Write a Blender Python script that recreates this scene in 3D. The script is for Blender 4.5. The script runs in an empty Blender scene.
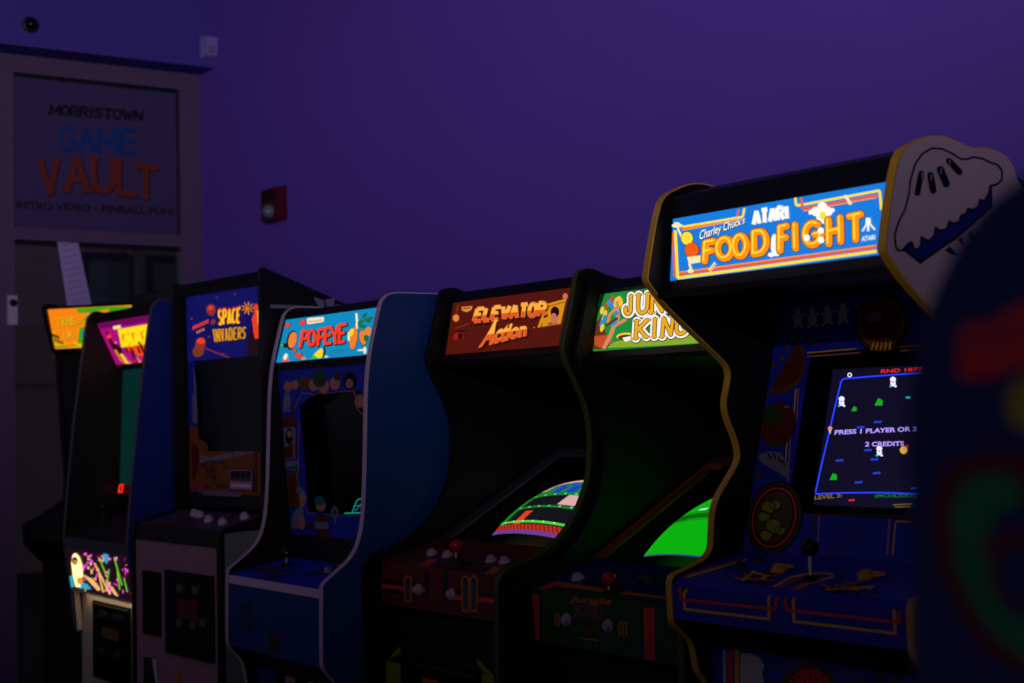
import bpy, bmesh, math, random
from mathutils import Vector, Matrix
random.seed(7)
scene = bpy.context.scene
C = scene.collection

# ------------------------------------------------------------------ camera
EYE = Vector((0.0, 0.0, 1.34))
FPX, CX, CY = 1600.0, 512.0, 341.5
# camera axes (right, up, forward) in world space
R_ = Vector((0.56997571, 0.82139403, -0.02096518))
U_ = Vector((0.05048796, -0.00954405, 0.99867907))
F_ = Vector((-0.82010893, 0.5702813, 0.04691038))
cam_d = bpy.data.cameras.new('camera')
cam_d.sensor_width = 36.0
cam_d.lens = 36.0 * FPX / 1024.0
cam_d.clip_start = 0.05
cam_d.dof.use_dof = True
cam_d.dof.focus_distance = 3.7
cam_d.dof.aperture_fstop = 4.0
cam = bpy.data.objects.new('camera', cam_d)
m3 = Matrix((R_, U_, -F_)).transposed()
cam.matrix_world = Matrix.Translation(EYE) @ m3.to_4x4()
C.objects.link(cam)
scene.camera = cam

def ray(u, v):
    return R_ * ((u - CX) / FPX) + U_ * (-(v - CY) / FPX) + F_

def hit(u, v, p, n):
    r = ray(u, v)
    return EYE + r * ((p - EYE).dot(n) / r.dot(n))

# ------------------------------------------------------------------ world, exposure
world = bpy.data.worlds.new('dusk'); scene.world = world
world.use_nodes = True
bg = world.node_tree.nodes['Background']
bg.inputs[0].default_value = (0.33, 0.29, 0.40, 1)
bg.inputs[1].default_value = 0.145
scene.view_settings.view_transform = 'Standard'
scene.view_settings.look = 'None'
scene.view_settings.exposure = 0.0
scene.view_settings.gamma = 1.0
scene.view_settings.use_curve_mapping = False

def area(name, loc, target, sx, sy, power, col):
    l = bpy.data.lights.new(name, 'AREA'); l.shape = 'RECTANGLE'
    l.size, l.size_y, l.energy, l.color = sx, sy, power, col
    o = bpy.data.objects.new(name, l); C.objects.link(o)
    o.location = loc
    o.rotation_euler = (Vector(target) - Vector(loc)).to_track_quat('-Z', 'Y').to_euler()
    return o
def spot(name, loc, target, power, col, deg, blend=1.0, size=.12):
    l = bpy.data.lights.new(name, 'SPOT'); l.energy, l.color = power, col
    l.spot_size = math.radians(deg); l.spot_blend = blend; l.shadow_soft_size = size
    o = bpy.data.objects.new(name, l); C.objects.link(o); o.location = loc
    o.rotation_euler = (Vector(target) - Vector(loc)).to_track_quat('-Z', 'Y').to_euler()
    return o
LAMP_A = (-0.6, -0.9, 3.52)     # dim mauve fill panel, unseen, added over the aisle
LAMP_B = (-5.2, 0.9, 3.52)      # unseen blue violet panel, added to tint the door end
SPOT_A, SPOT_T = (1.9, -1.9, 2.75), (-5.7, 3.15, 2.75)   # unseen mauve spot, added to wash the upper wall
area('mauve_fill_light', LAMP_A, (LAMP_A[0], LAMP_A[1], 0), 1.1, 0.5, 0.6, (1.0, 0.62, 0.8))
area('added_violet_light', LAMP_B, (LAMP_B[0], LAMP_B[1], 0), 1.1, 0.5, 3.0, (0.42, 0.3, 1.0))
spot('added_spot_light', SPOT_A, SPOT_T, 660.0, (0.86, 0.80, 1.0), 62, 1.0, .05)

# ------------------------------------------------------------------ materials
def lin(c):
    return tuple((x / 12.92 if x <= 0.04045 else ((x + 0.055) / 1.055) ** 2.4) for x in (k / 255.0 for k in c))
MATS = {}
def mat(name, rgb, rough=0.5, emit=0.0, metal=0.0, noise=0.06, scale=14.0, bump=0.0, sample=False, spec=0.35):
    if name in MATS: return MATS[name]
    m = bpy.data.materials.new(name); m.use_nodes = True
    nt = m.node_tree; b = nt.nodes['Principled BSDF']
    col = lin(rgb)
    b.inputs['Roughness'].default_value = rough
    b.inputs['Metallic'].default_value = metal
    b.inputs['Specular IOR Level'].default_value = spec
    tc = nt.nodes.new('ShaderNodeTexCoord')
    nz = nt.nodes.new('ShaderNodeTexNoise'); nz.inputs['Scale'].default_value = scale
    nz.inputs['Detail'].default_value = 4.0
    nt.links.new(tc.outputs['Object'], nz.inputs['Vector'])
    mx = nt.nodes.new('ShaderNodeMix'); mx.data_type = 'RGBA'
    mx.inputs['A'].default_value = (*[c * (1 - noise) for c in col], 1)
    mx.inputs['B'].default_value = (*[min(1, c * (1 + noise)) for c in col], 1)
    nt.links.new(nz.outputs['Fac'], mx.inputs['Factor'])
    nt.links.new(mx.outputs['Result'], b.inputs['Base Color'])
    if bump:
        bp = nt.nodes.new('ShaderNodeBump'); bp.inputs['Strength'].default_value = bump
        bp.inputs['Distance'].default_value = 0.004
        nt.links.new(nz.outputs['Fac'], bp.inputs['Height'])
        nt.links.new(bp.outputs['Normal'], b.inputs['Normal'])
    if emit > 0:
        nt.links.new(mx.outputs['Result'], b.inputs['Emission Color'])
        b.inputs['Emission Strength'].default_value = emit
        b.inputs['Base Color'].default_value = (0, 0, 0, 1)
        for l in list(b.inputs['Base Color'].links): nt.links.remove(l)
        b.inputs['Base Color'].default_value = (*[c * 0.15 for c in col], 1)
        if not sample: m.cycles.emission_sampling = 'NONE'
    MATS[name] = m
    return m

def lit(name, rgb, s=1.0, sample=False):
    return mat(name, rgb, 0.35, emit=s, noise=0.04, scale=6, sample=sample)

# setting
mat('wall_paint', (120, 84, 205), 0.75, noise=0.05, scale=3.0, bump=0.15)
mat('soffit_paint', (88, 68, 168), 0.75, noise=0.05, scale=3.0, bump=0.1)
mat('frame_metal', (108, 84, 116), 0.4, noise=0.08)
mat('gasket_dark', (18, 16, 22), 0.6)  # near-black tone of the gasket strips
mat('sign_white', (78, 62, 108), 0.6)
mat('floor_carpet', (26, 24, 34), 0.95, noise=0.3, scale=60, bump=0.5)
mat('ceiling_tile', (70, 66, 84), 0.9)
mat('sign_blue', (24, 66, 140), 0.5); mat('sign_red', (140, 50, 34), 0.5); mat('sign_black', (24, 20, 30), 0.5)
# cabinet boards
mat('black', (9, 9, 11), 0.55, bump=0.05); mat('black_gloss', (10, 10, 13), 0.18)
mat('charcoal', (34, 32, 36), 0.5)
mat('blue_side', (8, 62, 128), 0.5); mat('navy_side', (14, 38, 128), 0.5)
mat('white_side', (196, 168, 184), 0.5)
mat('grey_side', (120, 124, 122), 0.55)
mat('tan_front', (205, 186, 160), 0.5)
mat('pink_front', (172, 126, 136), 0.5)
mat('gold_trim', (232, 176, 44), 0.4); mat('lilac_trim', (214, 186, 206), 0.4); mat('olive_trim', (76, 86, 16), 0.4)
mat('black_trim', (20, 20, 24), 0.35); mat('grey_trim', (88, 84, 96), 0.4)
mat('chrome', (200, 196, 190), 0.22, metal=1.0)
mat('button_white', (184, 164, 178), 0.35); mat('ball_red', (190, 26, 20), 0.25); mat('button_yellow', (226, 170, 30), 0.3)
# prints (unlit)
mat('p_blue', (24, 48, 182), 0.45); mat('p_red', (238, 62, 52), 0.45); mat('p_yellow', (246, 186, 40), 0.45)
mat('p_orange', (206, 112, 28), 0.45); mat('p_green', (40, 120, 44), 0.45); mat('p_darkgreen', (28, 80, 36), 0.45)
mat('p_white', (214, 206, 214), 0.45); mat('p_grey', (128, 124, 150), 0.45); mat('p_skin', (196, 128, 100), 0.45)
mat('p_black', (10, 10, 12), 0.45); mat('p_brown', (92, 50, 24), 0.45); mat('p_maroon', (104, 26, 22), 0.45)
mat('p_pink', (196, 120, 150), 0.45); mat('p_teal', (20, 110, 110), 0.45); mat('p_lime', (150, 160, 30), 0.45)
mat('p_olivebrown', (98, 70, 20), 0.45)
mat('p_navy', (16, 26, 92), 0.45)
mat('p_rust', (150, 74, 24), 0.45)
mat('p_slate', (70, 66, 80), 0.45)

# ------------------------------------------------------------------ object helpers
def tag(o, label=None, cat=None, group=None, kind=None):
    if label: o['label'] = label
    if cat: o['category'] = cat
    if group: o['group'] = group
    if kind: o['kind'] = kind
    return o

def link(name, verts, faces, mats, midx=None, parent=None, smooth=False):
    me = bpy.data.meshes.new(name)
    if parent is not None:
        inv = world_of(parent).inverted()
        verts = [inv @ Vector(v) for v in verts]
    me.from_pydata([tuple(v) for v in verts], [], faces)
    for m in mats: me.materials.append(MATS[m])
    if midx:
        me.polygons.foreach_set('material_index', midx)
    if smooth:
        me.polygons.foreach_set('use_smooth', [True] * len(me.polygons))
    me.update()
    o = bpy.data.objects.new(name, me); C.objects.link(o)
    if parent is not None: o.parent = parent
    return o

def world_of(o):
    m = o.matrix_basis.copy()
    while o.parent is not None:
        o = o.parent
        m = o.matrix_basis @ m
    return m

def empty(name, loc, rz=0.0):
    o = bpy.data.objects.new(name, None); C.objects.link(o)
    o.empty_display_size = 0.1
    o.location = loc; o.rotation_euler = (0, 0, rz)
    return o

class MB:
    """collects solids in world space"""
    def __init__(s): s.v, s.f, s.m = [], [], []
    def box(s, a, b, mi=0):
        x0, y0, z0 = a; x1, y1, z1 = b; k = len(s.v)
        s.v += [(x0,y0,z0),(x1,y0,z0),(x1,y1,z0),(x0,y1,z0),(x0,y0,z1),(x1,y0,z1),(x1,y1,z1),(x0,y1,z1)]
        for f in ((0,3,2,1),(4,5,6,7),(0,1,5,4),(1,2,6,5),(2,3,7,6),(3,0,4,7)):
            s.f.append([k + i for i in f]); s.m.append(mi)
        return s
    def hexa(s, p, mi=0):
        """8 corner points: four of one face, then four of the opposite"""
        k = len(s.v); s.v += [tuple(q) for q in p]
        for f in ((0,3,2,1),(4,5,6,7),(0,1,5,4),(1,2,6,5),(2,3,7,6),(3,0,4,7)):
            s.f.append([k + i for i in f]); s.m.append(mi)
        return s
    def prism(s, pts, d, mi=(0, 0, 0)):
        """pts: world polygon; d: extrusion vector; mi = start cap, end cap, rim"""
        k = len(s.v); n = len(pts)
        s.v += [tuple(p) for p in pts] + [tuple(Vector(p) + Vector(d)) for p in pts]
        s.f.append([k + i for i in range(n)]); s.m.append(mi[0])
        s.f.append([k + n + i for i in reversed(range(n))]); s.m.append(mi[1])
        for i in range(n):
            j = (i + 1) % n
            s.f.append([k + i, k + n + i, k + n + j, k + j]); s.m.append(mi[2])
        return s
    def lathe(s, base, axis, prof, n=20, mi=0):
        """prof: list of (radius, height) along axis"""
        axis = Vector(axis).normalized()
        t = axis.orthogonal().normalized(); b = axis.cross(t)
        k = len(s.v); base = Vector(base)
        for r, h in prof:
            for i in range(n):
                a = 2 * math.pi * i / n
                s.v.append(tuple(base + axis * h + (t * math.cos(a) + b * math.sin(a)) * r))
        for j in range(len(prof) - 1):
            for i in range(n):
                i2 = (i + 1) % n
                s.f.append([k + j*n + i, k + j*n + i2, k + (j+1)*n + i2, k + (j+1)*n + i]); s.m.append(mi)
        s.f.append([k + i for i in reversed(range(n))]); s.m.append(mi)
        q = k + (len(prof) - 1) * n
        s.f.append([q + i for i in range(n)]); s.m.append(mi)
        return s
    def build(s, name, mats, parent=None, smooth=False):
        o = link(name, s.v, s.f, mats if isinstance(mats, (list, tuple)) else [mats], s.m, parent, False)
        bm = bmesh.new(); bm.from_mesh(o.data)
        bmesh.ops.recalc_face_normals(bm, faces=bm.faces)
        bm.to_mesh(o.data); bm.free()
        if smooth:
            o.data.polygons.foreach_set('use_smooth', [True] * len(o.data.polygons))
            o.data.set_sharp_from_angle(angle=math.radians(40))
        return o

# ------------------------------------------------------------------ lettering strokes (unit box)
def arc(cx, cy, rx, ry, a0, a1, n=14):
    return [(cx + rx * math.cos(math.radians(a0 + (a1 - a0) * i / n)), cy + ry * math.sin(math.radians(a0 + (a1 - a0) * i / n))) for i in range(n + 1)]
ST = {
 'A': [[(0,0),(.5,1),(1,0)], [(.2,.35),(.8,.35)]],
 'C': [arc(.5,.5,.5,.5,50,310)],
 'D': [[(0,0),(0,1),(.4,1)] + arc(.45,.5,.55,.5,80,-80) + [(.4,0),(0,0)]],
 'E': [[(1,1),(0,1),(0,0),(1,0)], [(0,.52),(.8,.52)]],
 'F': [[(1,1),(0,1),(0,0)], [(0,.52),(.8,.52)]],
 'G': [arc(.5,.5,.5,.5,50,345) + [(1,.46),(.6,.46)]],
 'H': [[(0,0),(0,1)], [(1,0),(1,1)], [(0,.5),(1,.5)]],
 'I': [[(.5,0),(.5,1)]],
 'J': [[(.85,1),(.85,.28)] + arc(.45,.28,.4,.28,0,-200)],
 'K': [[(0,0),(0,1)], [(1,1),(.05,.45)], [(.25,.56),(1,0)]],
 'L': [[(0,1),(0,0),(1,0)]],
 'M': [[(0,0),(0,1),(.5,.25),(1,1),(1,0)]],
 'N': [[(0,0),(0,1),(1,0),(1,1)]],
 'O': [arc(.5,.5,.5,.5,0,360,22)],
 'P': [[(0,0),(0,1),(.5,1)] + arc(.55,.74,.45,.26,80,-80) + [(.5,.48),(0,.48)]],
 'R': [[(0,0),(0,1),(.5,1)] + arc(.55,.75,.42,.25,80,-80) + [(.5,.5),(0,.5)], [(.45,.5),(1,0)]],
 'S': [arc(.5,.75,.45,.25,30,270,10) + arc(.5,.25,.48,.25,90,-150,10)],
 'T': [[(0,1),(1,1)], [(.5,1),(.5,0)]],
 'U': [[(0,1),(0,.4)] + arc(.5,.4,.5,.4,180,360) + [(1,.4),(1,1)]],
 'V': [[(0,1),(.5,0),(1,1)]],
 'W': [[(0,1),(.25,0),(.5,.8),(.75,0),(1,1)]],
 'Y': [[(0,1),(.5,.48),(1,1)], [(.5,.48),(.5,0)]],
 "1": [[(.25,.8),(.5,1),(.5,0)]],
}
NARROW = {'I': .35, 'J': .8, 'M': 1.25, 'W': 1.3, 'L': .85, '1': .4}
_fontcache = {}
def font_mesh(text, bold=0.0):
    key = (text, bold)
    if key in _fontcache: return _fontcache[key]
    cu = bpy.data.curves.new('lettering_tmp', 'FONT'); cu.body = text
    cu.offset = bold; cu.resolution_u = 3
    ob = bpy.data.objects.new('lettering_tmp', cu); C.objects.link(ob)
    dg = bpy.context.evaluated_depsgraph_get()
    me = bpy.data.meshes.new_from_object(ob.evaluated_get(dg))
    vs = [(v.co.x, v.co.y) for v in me.vertices]; fs = [list(p.vertices) for p in me.polygons]
    bpy.data.objects.remove(ob); bpy.data.curves.remove(cu); bpy.data.meshes.remove(me)
    x0 = min(v[0] for v in vs); x1 = max(v[0] for v in vs); y0 = min(v[1] for v in vs); y1 = max(v[1] for v in vs)
    vs = [((x - x0) / (x1 - x0), (y - y0) / (y1 - y0)) for x, y in vs]
    _fontcache[key] = (vs, fs)
    return vs, fs

class Art:
    """flat print on one plane of a thing; shapes are measured on the photograph and
    put where that spot of the real surface is"""
    def __init__(s, p, n, zoom=(0, 0, 1.0), step=0.0005):
        s.p, s.n = Vector(p), Vector(n).normalized()
        if (EYE - s.p).dot(s.n) < 0: s.n = -s.n
        s.zm = zoom; s.step = step
        s.v, s.f, s.m, s.mats = [], [], [], []
        s.clips = []                       # (point, inward normal): the edges of the board
    def cut(s, P):
        for c, n in s.clips:
            D = [(p - c).dot(n) for p in P]
            if min(D) >= 0: continue
            if max(D) <= 0: return []
            Q = []
            for i in range(len(P)):
                j = (i + 1) % len(P)
                if D[i] >= 0: Q.append(P[i])
                if (D[i] >= 0) != (D[j] >= 0): Q.append(P[i].lerp(P[j], D[i] / (D[i] - D[j])))
            P = Q
        return P
    def above(s, p, q):                      # edge of a two tone fill: keep what lies above the line p q
        a, b = s.pt(*p, 0), s.pt(*q, 0)
        n = s.n.cross(b - a).normalized()
        return (a, n if n.z > 0 else -n)
    def mi(s, m):
        if m not in s.mats: s.mats.append(m)
        return s.mats.index(m)
    def pt(s, a, b, layer):
        ox, oy, k = s.zm
        return hit(ox + a / k, oy + b / k, s.p, s.n) + s.n * (s.step * (layer + 1))
    def poly(s, pts, m, layer=0):
        e = s.n * ((len(s.f) % 70) * 5e-6)
        s.face([s.pt(a, b, layer) + e for a, b in pts], m)
    def face(s, P, m):
        P = s.cut(P)
        if len(P) < 3: return
        k = len(s.v); s.v += P
        s.f.append(list(range(k, k + len(P)))); s.m.append(s.mi(m))
    def ell(s, cx, cy, rx, ry, m, layer=0, rot=0.0, n=20, a0=0.0, a1=360.0):
        c, si = math.cos(math.radians(rot)), math.sin(math.radians(rot))
        full = abs(a1 - a0) >= 360
        k = n if full else n + 1
        pts = []
        for i in range(k):
            a = math.radians(a0 + (a1 - a0) * i / n)
            x, y = rx * math.cos(a), ry * math.sin(a)
            pts.append((cx + x * c - y * si, cy + x * si + y * c))
        s.poly(pts, m, layer)
    def line(s, pts, w, m, layer=0, rnd=True):
        h = w / 2
        for (x0, y0), (x1, y1) in zip(pts, pts[1:]):
            L = math.hypot(x1 - x0, y1 - y0)
            if L < 1e-6: continue
            nx, ny = -(y1 - y0) / L * h, (x1 - x0) / L * h
            s.poly([(x0 + nx, y0 + ny), (x1 + nx, y1 + ny), (x1 - nx, y1 - ny), (x0 - nx, y0 - ny)], m, layer)
        if rnd:
            for x, y in pts: s.ell(x, y, h, h, m, layer, n=8)
    def ring(s, cx, cy, rx, ry, w, m, layer=0, rot=0.0, n=28):
        c, si = math.cos(math.radians(rot)), math.sin(math.radians(rot))
        P = []
        for i in range(n + 1):
            a = 2 * math.pi * i / n
            x, y = rx * math.cos(a), ry * math.sin(a)
            P.append((cx + x * c - y * si, cy + x * si + y * c))
        s.line(P, w, m, layer, rnd=False)
    def star(s, cx, cy, r0, r1, k, m, layer=0):
        s.poly([(cx + (r0 if i % 2 == 0 else r1) * math.cos(math.pi * i / k), cy + (r0 if i % 2 == 0 else r1) * math.sin(math.pi * i / k)) for i in range(2 * k)], m, layer)
    def heart(s, cx, cy, r, m, layer=0):
        P = []
        for i in range(24):
            t = 2 * math.pi * i / 24
            P.append((cx + r * math.sin(t) ** 3, cy - r * (.81 * math.cos(t) - .31 * math.cos(2*t) - .12 * math.cos(3*t))))
        s.poly(P, m, layer)
    @staticmethod
    def quadmap(q, a, b):
        (x0, y0), (x1, y1), (x2, y2), (x3, y3) = q      # bl br tr tl
        w = ((1-a)*(1-b), a*(1-b), a*b, (1-a)*b)
        return (w[0]*x0 + w[1]*x1 + w[2]*x2 + w[3]*x3, w[0]*y0 + w[1]*y1 + w[2]*y2 + w[3]*y3)
    def letter(s, ch, q, w, m, layer=0, serif=0.0, rnd=True, dx=0, dy=0):
        for st in ST[ch]:
            P = [s.quadmap(q, a, b) for a, b in st]
            P = [(x + dx, y + dy) for x, y in P]
            s.line(P, w, m, layer, rnd)
            if serif:
                for a, b in (st[0], st[-1]):
                    if b < 0.02 or b > 0.98:
                        e0 = s.quadmap(q, a - serif, b); e1 = s.quadmap(q, a + serif, b)
                        s.line([(e0[0]+dx, e0[1]+dy), (e1[0]+dx, e1[1]+dy)], w * .55, m, layer, rnd)
    def word(s, text, q, w, m, layer=0, gap=0.28, serif=0.0, rnd=True, dx=0, dy=0):
        ws = [NARROW.get(c, 1.0) if c != ' ' else .5 for c in text]
        tot = sum(ws) + gap * (len(text) - 1); a = 0.0
        for c, k in zip(text, ws):
            if c != ' ':
                a0, a1 = a / tot, (a + k) / tot
                qq = (s.quadmap(q, a0, 0), s.quadmap(q, a1, 0), s.quadmap(q, a1, 1), s.quadmap(q, a0, 1))
                s.letter(c, qq, w, m, layer, serif, rnd, dx, dy)
            a += k + gap
    def text(s, text, q, m, layer=0, bold=0.0, dx=0, dy=0):
        vs, fs = font_mesh(text, bold)
        P = [s.quadmap(q, a, b) for a, b in vs]
        P = [s.pt(a + dx, b + dy, layer) for a, b in P]
        for f in fs: s.face([P[j] for j in f], m)
    def build(s, name, parent):
        o = link(name, s.v, s.f, s.mats, s.m, parent)
        # every face looks away from its board
        bm = bmesh.new(); bm.from_mesh(o.data)
        nl = (world_of(o).to_3x3().inverted() @ s.n)
        bm.normal_update()
        for f in bm.faces:
            if f.normal.dot(nl) < 0: f.normal_flip()
        bm.to_mesh(o.data); bm.free()
        return o

# ------------------------------------------------------------------ cabinet kit
T = 0.019
def smooth(P, k=4, limit=46):
    """round the gentle bends of a sawn profile, keep its corners"""
    n = len(P); V = [Vector(p) for p in P]
    def turn(i):
        if i <= 0 or i >= n - 1: return 180
        return math.degrees((V[i] - V[i-1]).angle(V[i+1] - V[i], math.pi))
    out_ = []
    for i in range(n - 1):
        out_.append(tuple(V[i]))
        if (V[i+1] - V[i]).length > .2: continue
        a0, a1 = turn(i), turn(i + 1)
        t0 = (V[i+1] - V[i-1]) * .5 if a0 < limit else (V[i+1] - V[i])
        t1 = (V[i+2] - V[i]) * .5 if a1 < limit else (V[i+1] - V[i])
        L = (V[i+1] - V[i]).length
        for t in (t0, t1):
            if t.length > 1.2 * L: t *= 1.2 * L / t.length
        for j in range(1, k):
            f = j / k; f2, f3 = f * f, f * f * f
            out_.append(tuple(V[i] * (2*f3 - 3*f2 + 1) + t0 * (f3 - 2*f2 + f) + V[i+1] * (-2*f3 + 3*f2) + t1 * (f3 - f2)))
    out_.append(tuple(V[-1]))
    return out_
class Cab:
    def __init__(s, name, label, xl, w, y0, rz=0.0, loc=None, group='arcade cabinets in a row along the violet wall'):
        s.w = w
        if loc is None:
            s.root = empty(name, (xl + w / 2, y0, 0), rz); s.y0 = y0
        else:
            s.root = empty(name, loc, rz); s.y0 = 0.0
        tag(s.root, label, 'arcade cabinet', group)
        s.M = s.root.matrix_basis.copy()
        s.M = Matrix.Translation(s.root.location) @ Matrix.Rotation(rz, 4, 'Z')
        s.X = s.M.to_3x3() @ Vector((1, 0, 0))
    def W(s, x, y, z):                       # x from the middle, y as measured, z up
        return s.M @ Vector((x, y - s.y0, z))
    def panels(s, prof, left=('black', 'black'), right=('black', 'black'), trim=None, ntrim=None, tw=None):
        h = s.w / 2; d = s.X * T
        front = smooth(prof[:ntrim]) if ntrim else prof
        prof = front + prof[ntrim:] if ntrim else prof
        ol = MB().prism([s.W(-h, y, z) for y, z in prof], d, (0, 1, 2)).build('side_panel', [left[0], left[1], left[1]], s.root)
        orr = MB().prism([s.W(h - T, y, z) for y, z in prof], d, (1, 0, 2)).build('side_panel', [right[0], right[1], right[1]], s.root)
        if trim:
            P = front
            tl, tr = trim if isinstance(trim, tuple) else (trim, trim)
            for x0, par, tm in ((-h, ol, tl), (h - T, orr, tr)):
                s.ribbon('edge_trim', P, x0 + .0008, x0 + T - .0008, tm, par)
        s.left_panel, s.right_panel = ol, orr
    def ribbon(s, name, P, x0, x1, m, par, out=0.003, inn=0.003):
        # moulding along the front edge of a panel
        n = len(P); N = []
        for i in range(n):
            a = Vector(P[max(0, i-1)]); b = Vector(P[min(n-1, i+1)]); d = (b - a).normalized()
            N.append(Vector((d.y, -d.x)))
        mb = MB()
        for i in range(n):
            y, z = P[i]; k = N[i]
            for (x, e) in ((x0, -inn), (x0, out), (x1, out), (x1, -inn)):
                mb.v.append(tuple(s.W(x, y + k.x * e, z + k.y * e)))
        for i in range(n - 1):
            for j in range(4):
                j2 = (j + 1) % 4
                mb.f.append([4*i + j, 4*i + j2, 4*(i+1) + j2, 4*(i+1) + j]); mb.m.append(0)
        mb.f.append([0, 1, 2, 3]); mb.m.append(0); q = 4 * (n - 1); mb.f.append([q+3, q+2, q+1, q]); mb.m.append(0)
        return mb.build(name, [m], par)
    def board(s, name, a, b, m, th=0.012, x0=None, x1=None, par=None, shift=0.0):
        """front surface runs from a (top or back) to b (bottom or front), between the side panels"""
        h = s.w / 2 - T
        x0 = -h if x0 is None else x0; x1 = h if x1 is None else x1
        a, b = Vector(a), Vector(b); d = (b - a).normalized(); n = Vector((d.y, -d.x))
        a = a + n * shift; b = b + n * shift
        c, e = a - n * th, b - n * th
        p = [s.W(x0, *a), s.W(x0, *b), s.W(x0, *e), s.W(x0, *c), s.W(x1, *a), s.W(x1, *b), s.W(x1, *e), s.W(x1, *c)]
        return MB().hexa(p).build(name, [m], par or s.root)
    def plane(s, a, b, shift=0.0):
        a, b = Vector(a), Vector(b); d = (b - a).normalized(); n = Vector((d.y, -d.x))
        a = a + n * shift
        p = s.W(0, *a); nn = s.M.to_3x3() @ Vector((0, n.x, n.y))
        return p, nn
    def art(s, a, b, zoom=(0, 0, 1.0), shift=0.0, x0=None, x1=None):
        A = Art(*s.plane(a, b, shift), zoom)
        h = s.w / 2 - T - .001
        x0 = -h if x0 is None else x0; x1 = h if x1 is None else x1
        pa, pb = s.W(0, *a), s.W(0, *b); d = (pb - pa).normalized()
        A.clips = [(s.W(x0, *a), s.X), (s.W(x1, *a), -s.X)]
        if shift == 0.0: A.clips += [(pa, d), (pb, -d)]
        return A
    def carcass(s, back_y, zt, body='black', base=0.02):
        h = s.w / 2 - T
        MB().hexa([s.W(-h, back_y - .014, base), s.W(h, back_y - .014, base), s.W(h, back_y - .014, zt), s.W(-h, back_y - .014, zt),
                   s.W(-h, back_y - .002, base), s.W(h, back_y - .002, base), s.W(h, back_y - .002, zt), s.W(-h, back_y - .002, zt)]).build('back_board', [body], s.root)
    def button(s, pl, px, r, m, par, rim='black_trim', hgt=0.006, name='button'):
        p, n = pl; n = Vector(n).normalized()
        if (EYE - p).dot(n) < 0: n = -n
        c = hit(px[0], px[1], p, n)
        mb = MB().lathe(c - n * .004, n, [(r, 0), (r, hgt + .002), (r * .86, hgt + .005), (r * .78, hgt + .005)], 18, 0)
        mb.lathe(c, n, [(r * .68, .003), (r * .68, hgt + .006), (r * .5, hgt + .009), (r * .2, hgt + .0095)], 16, 1)
        return mb.build(name, [m, m], par, smooth=True)
    def stick(s, pl, px, hgt, r, ball, shaft='chrome'):
        p, n = pl; n = Vector(n).normalized()
        c = hit(px[0], px[1], p, n); up = Vector((0, 0, 1))
        root = MB().lathe(c - up * .004, up, [(.018, 0), (.018, .008), (.012, .012), (.006, .014)], 18).build('joystick', ['black_trim'], s.root, True)
        MB().lathe(c, up, [(.0055, .01), (.0055, hgt)], 12).build('shaft', [shaft], root, True)
        prof = [(max(.001, r * math.sin(math.pi * i / 12)), hgt - r * math.cos(math.pi * i / 12)) for i in range(13)]
        MB().lathe(c, up, prof, 20).build('ball_knob', [ball], root, True)
        return root
    def ray_x(s, px, a, b, shift=0.0):
        p, n = s.plane(a, b, shift)
        return (s.M.inverted() @ hit(px[0], px[1], p, n)).x

def coin_door(cab, a, b, x0, x1, slots=2, m='black_gloss', frame='charcoal', metal='chrome', red='p_red', sz=1.0):
    """black metal door with two slots, reject buttons and return cups; a top, b bottom"""
    o = cab.board('coin_door', a, b, m, .01, x0, x1, None, .008)
    a, b = Vector(a), Vector(b); d = (b - a); L = d.length; d.normalize()
    def at(f): return a + d * (L * f)
    w = x1 - x0
    for k in range(slots):
        xc = x0 + w * (k + .7) / (slots + .4)
        cab.board('coin_slot', at(.12), at(.19), metal, .006, xc - .11 * w, xc + .11 * w, o, .014)
        cab.board('return_cup', at(.58), at(.66), metal, .006, xc - .06 * w, xc + .06 * w, o, .016)
    cab.board('price_plate', at(.32), at(.45), red, .004, x0 + .3 * w, x0 + .72 * w, o, .013)
    cab.board('door_rail', at(.03), at(.05), frame, .006, x0 + .02 * w, x1 - .02 * w, o, .014)
    return o

# ================================================================== SETTING
WALL_Y, GLASS_X, SOF_X = 3.15, -7.12, -6.94
def struct(name, mb, mats, parent=None):
    o = mb.build(name, mats, parent)
    if parent is None: tag(o, kind='structure')
    return o
tag(struct('floor', MB().box((-7.4, -3.0, -.1), (3.2, 3.3, 0.0)), ['floor_carpet']), 'dark carpeted floor under the arcade cabinets', 'floor')
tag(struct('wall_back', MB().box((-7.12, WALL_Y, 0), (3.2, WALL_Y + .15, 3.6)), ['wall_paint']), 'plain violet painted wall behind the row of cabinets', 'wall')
tag(struct('ceiling', MB().box((-7.3, -3.0, 3.6), (3.2, 3.3, 3.7)), ['ceiling_tile']), 'dim ceiling above the arcade', 'ceiling')
# wall with the shopfront: soffit box over it, wall below nothing but frame and glass
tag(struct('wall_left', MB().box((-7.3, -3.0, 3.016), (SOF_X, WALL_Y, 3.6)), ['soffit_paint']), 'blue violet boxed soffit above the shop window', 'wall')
win = empty('window_1', (GLASS_X, 2.6, 0)); tag(win, 'shop window with a sign board above and dark glass below', 'window', kind='structure')
G = GLASS_X
def bar(name, y0, y1, z0, z1, x0=G - .05, x1=G + .002, m='frame_metal', par=win):
    return MB().box((x0, y0, z0), (x1, y1, z1)).build(name, [m], par)
bar('head_rail', 2.25, 3.148, 2.936, 3.016)
bar('jamb', 3.045, 3.148, 0.0, 2.936)
bar('mullion', 2.15, 2.25, 0.0, 3.016)
bar('mid_rail', 2.25, 3.045, 2.18, 2.235)
bar('sill', 2.25, 3.045, 0.0, 0.12)
bar('head_rail', 1.0, 2.15, 2.95, 3.016)
bar('mullion', 1.0, 1.08, 0.0, 2.95)
bar('mid_rail', 1.08, 2.15, 2.18, 2.235)
bar('gasket', 2.25, 3.045, 2.918, 2.936, G - .04, G - .02, 'gasket_dark')
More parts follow.
